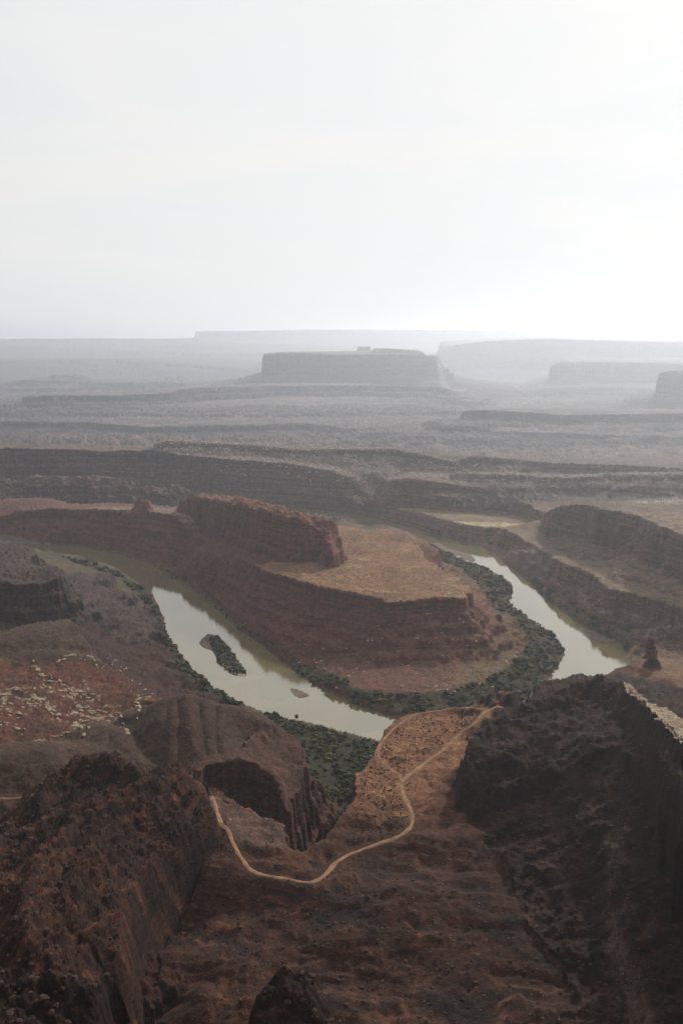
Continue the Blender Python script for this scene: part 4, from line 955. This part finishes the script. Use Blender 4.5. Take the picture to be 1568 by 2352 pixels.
def bush_mesh(name, mat):
    vs, fs = [], []
    for i in range(5):
        bv, bf = I0
        v = bv*(1+rng.uniform(-.3, .3, (len(bv), 1)))*rng.uniform(.35, .6)
        v = v+np.array([rng.uniform(-.5, .5), rng.uniform(-.5, .5), rng.uniform(.2, .6)])
        fs.append(bf+sum(len(a) for a in vs)); vs.append(v)
    return quick_mesh(name, np.concatenate(vs), np.concatenate(fs), mat)
def rock_mesh(name, mat, flat=1.0, sub=1, jag=.25):
    bv, bf = I1 if sub else I0
    v = np.sign(bv)*np.abs(bv)**.7
    v = v*(1+rng.uniform(-jag, jag, (len(bv), 1)))
    v = v/np.abs(v).max(0)
    return quick_mesh(name, v*np.array([1, .72, .6*flat]), bf, mat)
m_sage = simple_mat('sage_brush', (.038, .036, .022), .95, .4, .3)
m_pale = simple_mat('pale_sandstone', (.44, .36, .29), .9, .5, .2, .3)
m_buff = simple_mat('buff_sandstone', (.30, .235, .16), .9, .5, .25, .3)
m_red = simple_mat('red_sandstone', (.05, .027, .02), .9, .5, .3, .3)
bushes = [bush_mesh('desert_shrub', m_sage) for _ in range(4)]
def place(name, meshes, pts, size, label, cat, group, sink=.3, zscale=(.7, 1.1), cond=None):
    cnt = 0
    for x, y in pts:
        z = float(sampleH(np.array([x]), np.array([y]))[0])
        if cond and not cond(x, y, z): continue
        s = size()
        ob = link(name, random.choice(meshes), None, label, cat, group)
        ob.location = (x, y, z-sink*s*.5)
        ob.scale = (s, s*random.uniform(.7, 1.2), s*random.uniform(*zscale))
        ob.rotation_euler = (random.uniform(-.15, .15), random.uniform(-.15, .15), random.uniform(0, 6.28))
        cnt += 1
    print(name, cnt)
def not_road(x, y):
    return all(np.min(np.hypot(c[:, 0]-x, c[:, 1]-y)) > wd*.9+1 for c, wd in ROADS)
neck = W((930, 1650), (1125, 1640), (1050, 1700), (940, 1790), (960, 1880), (900, 1920), (800, 1950), (820, 1870), (825, 1790), (890, 1700), z=131)
pp = points_in(neck, .012)
cl = fbm(pp[:, 0], pp[:, 1], 30, 3, 220)
pp = pp[np.argsort(-cl+rng.uniform(0, .9, len(pp)))][:240]
place('desert_shrub', bushes, pp, lambda: random.choice((.6, .8, 1.0, 1.5)), 'small dark desert shrub on the orange bench beside the dirt road', 'shrub', 'dark shrubs dotted over the orange bench', 0, (.8, 1.1), lambda x, y, z: not_road(x, y))
# scattered brush elsewhere: too many and too small to count
allp, allh = [], []
for poly, dens in ((W((-100, 1900), (500, 1850), (1000, 1950), (1300, 1700), (1568, 1750), (1568, 2352), (-100, 2352), z=150), .004), (W((150, 1350), (350, 1600), (0, 1650), (-50, 1350), z=80), .0022), (W((430, 1250), (1190, 1440), (1100, 1600), (600, 1480), z=60), .0016),
                   (neck, .02), (W((1440, 1540), (1568, 1560), (1700, 1700), (1568, 1700), z=200), .006)):
    p = points_in(poly, dens); allp.append(p)
p = np.concatenate(allp); h = sampleH(p[:, 0], p[:, 1])
ok = (h > 6) & np.array([not_road(*q) for q in p]); p, h = p[ok], h[ok]
s = rng.uniform(.5, 1.3, len(p))
link('scattered_brush', scatter_mesh('scattered_brush', p, h+s*.2, s, s*.8, I0, m_sage), 'stuff')
print('brush', len(p))

pale = [rock_mesh('boulder', m_pale, 1.0) for _ in range(4)]
buff = [rock_mesh('flat_stone', m_buff, .55, 1, .3) for _ in range(5)]
redr = [rock_mesh('boulder', m_red, 1.0) for _ in range(4)]
pp = points_in(W((760, 1470), (1080, 1430), (1110, 1500), (980, 1570), (900, 1590), (760, 1560), (620, 1430), z=40), .0028)
random.shuffle(list(pp))
place('boulder', pale, pp[:110], lambda: random.choice((1.3, 1.6, 2.0, 3.2)), 'pale boulder fallen on the red talus of the central butte', 'boulder', 'pale boulders on the butte talus')
pp = points_in(W((985, 1588), (1080, 1585), (1190, 1510), (1200, 1520), (1150, 1570), (1090, 1600), (990, 1604), z=6), .012)
place('boulder', pale, pp[:40], lambda: random.choice((1.6, 2.0, 3.0)), 'pale boulder in the gravel strip at the foot of the butte by the thicket', 'boulder', 'pale boulders at the edge of the thicket')
pp = points_in(W((250, 1500), (360, 1580), (330, 1600), (240, 1540), z=55), .006)
place('boulder', pale, pp[:60], lambda: random.choice((1.2, 1.5, 2.2)), 'pale boulder on the red slope above the left river bank', 'boulder', 'pale boulders on the red slope')
rows = [[(-10, 1618), (42, 1634)], [(-10, 1632), (38, 1648)], [(-5, 1600), (60, 1592), (95, 1612)], [(75, 1528), (92, 1556)], [(98, 1556), (130, 1568), (165, 1590), (206, 1600)], [(96, 1574), (124, 1590), (212, 1612)], [(60, 1612), (100, 1620), (132, 1648)],
        [(192, 1632), (245, 1640), (300, 1652)], [(205, 1644), (262, 1658), (292, 1680)], [(318, 1602), (350, 1590)], [(314, 1612), (345, 1602)], [(312, 1622), (336, 1640)], [(320, 1634), (318, 1662)], [(140, 1522), (160, 1510), (228, 1518)], [(214, 1522), (232, 1536)],
        [(80, 1712), (120, 1700), (165, 1690)], [(165, 1672), (220, 1660)], [(178, 1660), (196, 1690)], [(0, 1664), (56, 1682)], [(20, 1590), (70, 1580)]]
slots = []
for rw in rows:
    c = resample(W(*rw, z=118), 9.0)
    for i in range(len(c)):
        t_ = c[min(i+1, len(c)-1)]-c[max(i-1, 0)]
        for rep in range(2): slots.append((c[i, 0]+random.uniform(-3, 3), c[i, 1]+rep*9+random.uniform(-4, 4), math.atan2(t_[1], t_[0])))
random.shuffle(slots)
for x, y, an in slots[:290]:
    # keep the slab where it is seen: slide along the sight line onto the ground
    for it in range(5):
        z = float(sampleH(np.array([x]), np.array([y]))[0]); f = (CAMZ-z)/(CAMZ-118); 
    x, y = x*f, y*f; z = float(sampleH(np.array([x]), np.array([y]))[0])
    sz = random.choice((2.2, 3.0, 4.0, 5.0, 6.5))
    ob = link('flat_stone', random.choice(buff), None, 'broken slab of pale caprock among the shale hills on the left', 'flat stone', 'pale broken slabs on the left hills')
    ob.location = (x, y, z+.3); ob.scale = (sz, sz*random.uniform(.4, .8), sz*random.uniform(.35, .6)); ob.rotation_euler = (random.uniform(-.1, .1), random.uniform(-.1, .1), an+random.uniform(-.3, .3))
pp = points_in(CAP, .03)
place('flat_stone', buff, pp[:140], lambda: random.choice((1.5, 2, 3, 3.6)), 'pale slab on the caprock ledge along the crest of the dark spur', 'flat stone', 'pale slabs on the caprock ledge', .4, (.5, .9))
# rubble on crags, ridge and spur
allp = []
for poly, dens in ((R1, .012), (CR1, .03), (CR2, .03), (RB, .010), (W((200, 1950), (500, 1900), (560, 1800), (700, 1760), (680, 1880), (600, 1800), z=130), .003), (LC, .002), (W((500, 2000), (1250, 2050), (1250, 2352), (600, 2352), z=130), .006)):
    allp.append(points_in(poly, dens))
p = np.concatenate(allp); p = p[np.abs(p[:, 0]/p[:, 1]) < .4]; p = p[p[:, 1] > 380]
h = sampleH(p[:, 0], p[:, 1]); s = rng.uniform(.5, 1.6, len(p))**1.5
me = scatter_mesh('rubble', p, h, s*1.3, s*.8, I0, m_red, .3)
link('rubble', me, 'stuff'); print('rubble', len(p))
p = np.concatenate([points_in(RB, .006), points_in(W((500, 1960), (1250, 1960), (1350, 2352), (560, 2352), z=130), .010), points_in(R1, .004),
                    points_in(W((1425, 1850), (1450, 1850), (1430, 1950), (1470, 2080), (1520, 2190), (1440, 2140), (1385, 1950), z=190), .05), points_in(W((820, 1850), (900, 1850), (920, 1900), (840, 1900), z=131), .03), points_in(W((430, 1250), (1190, 1440), (1100, 1560), (600, 1480), z=50), .0016)])
p = p[(np.abs(p[:, 0]/p[:, 1]) < .4) & (p[:, 1] > 480)]; h = sampleH(p[:, 0], p[:, 1]); s = rng.uniform(.3, .85, len(p))**1.3
link('stone_debris', scatter_mesh('stone_debris', p, h, s*1.2, s*.8, I0, simple_mat('weathered_stone', (.15, .105, .085), .9, .1, .4), .3), 'stuff'); print('debris', len(p))
# pale rubble below the far rims
p = np.concatenate([points_in(W((350, 1030), (900, 1040), (1000, 1055), (1568, 1085), (1568, 1110), (1000, 1085), (350, 1050), z=150), .0025), points_in(W((0, 985), (500, 985), (1000, 980), (1000, 1000), (0, 1005), z=160), .0016), points_in(W((1440, 1105), (1700, 1120), (1700, 1170), (1500, 1135), z=170), .004)])
h = sampleH(p[:, 0], p[:, 1]); s = rng.uniform(1.2, 4.0, len(p))
link('far_rubble', scatter_mesh('far_rubble', p, h, s*1.3, s*.9, I0, m_pale, .3), 'stuff'); print('far rubble', len(p))

# the lone white rock beside the road
x, y, _ = P(530, 1890, z=132); z = float(sampleH(np.array([x]), np.array([y]))[0])
ob = link('white_rock', rock_mesh('white_rock', simple_mat('white_rock', (.8, .78, .74), .8, 1, .05)), None, 'lone small white rock just right of the descending dirt road', 'rock')
ob.location = (x, y, z+.4); ob.scale = (1.0, 1.0, 1.5)

# lone tree on the near river bank
def tree(u, v, hgt):
    x, y, _ = P(u, v, z=3); z = float(sampleH(np.array([x]), np.array([y]))[0])
    e = bpy.data.objects.new('cottonwood_tree', None); scene.collection.objects.link(e); e.location = (x, y, z)
    e['label'] = 'lone round cottonwood standing clear of the thicket on the near river bank'; e['category'] = 'tree'
    vs, fs = [], []
    for k in range(5):
        r = hgt*.045*(1-k*.17); zz = hgt*.13*k
        for a in range(6): vs.append((r*math.cos(a*1.047)+k*.08, r*math.sin(a*1.047), zz-.3))
    for k in range(4):
        for a in range(6): fs.append((k*6+a, k*6+(a+1) % 6, (k+1)*6+(a+1) % 6, (k+1)*6+a))
    link('trunk', quick_mesh('trunk', vs, fs, simple_mat('bark', (.08, .06, .045))), parent=e)
    n = 60
    pts = rng.normal(0, 1, (n, 3)); pts /= np.linalg.norm(pts, axis=1, keepdims=True); pts *= rng.uniform(.4, 1, (n, 1))*hgt*.36
    me = scatter_mesh('crown', pts[:, :2], pts[:, 2]+hgt*.62, rng.uniform(.6, 1.2, n), rng.uniform(.5, .9, n), I0, m_veg[0], .35)
    link('crown', me, parent=e)
tree(681, 1654, 9.5)

# rock spire on the neck
x0, y0, _ = P(1493, 1498, z=160)
zb0 = float(sampleH(np.array([x0]), np.array([y0]))[0])-6
vs, fs = [], []
prof = [(0, 8.5), (6, 7.8), (10, 6.5), (12, 7.4), (16, 7.0), (18, 5.2), (20, 6.2), (23.5, 6.0), (25, 4.3), (27, 5.2), (30, 5.0), (32, 3.8), (34, 4.4), (37, 3.6), (39, 1.8), (39.6, .3)]
ns = 18
for k, (zz, r) in enumerate(prof):
    for a in range(ns):
        th_ = 2*math.pi*a/ns
        rr_ = r*(1+.18*math.sin(3*th_+k*.5)+.12*math.sin(5*th_-k*1.3)+random.uniform(-.08, .08))
        vs.append((x0+rr_*1.1*math.cos(th_)+.8*math.sin(k*.7), y0+rr_*.9*math.sin(th_), zb0+zz*.8))
for k in range(len(prof)-1):
    for a in range(ns): fs.append((k*ns+a, k*ns+(a+1) % ns, (k+1)*ns+(a+1) % ns, (k+1)*ns+a))
link('rock_spire', quick_mesh('rock_spire', vs, fs, simple_mat('spire_rock', (.13, .07, .05), .9, .3, .4, .6)), None, 'knobbly red rock spire standing on the far end of the neck', 'rock spire')

# ------------------------------------------------------------------ haze
zmax = float(VZ.max()); zmin = float(VZ.min())
hx, y0_, y1_ = 46000, -3200, 54000
z0_, z1_ = zmin-1, max(zmax, CAMZ)+6
bv = [(sx*hx, yy, zz) for zz in (z0_, z1_) for yy in (y0_, y1_) for sx in (-1, 1)]
bf = [(0, 2, 3, 1), (4, 5, 7, 6), (0, 1, 5, 4), (2, 6, 7, 3), (0, 4, 6, 2), (1, 3, 7, 5)]
me = quick_mesh('haze', bv, bf)
mh = bpy.data.materials.new('haze_air'); mh.use_nodes = True; t = mh.node_tree; t.nodes.clear()
o = N(t, 'ShaderNodeOutputMaterial'); pv = N(t, 'ShaderNodeVolumePrincipled')
pv.inputs['Color'].default_value = (.865, .915, 1.0, 1); pv.inputs['Density'].default_value = 4.9e-5; pv.inputs['Anisotropy'].default_value = .72
t.links.new(pv.outputs[0], o.inputs['Volume']); me.materials.append(mh)
link('haze', me, 'stuff')
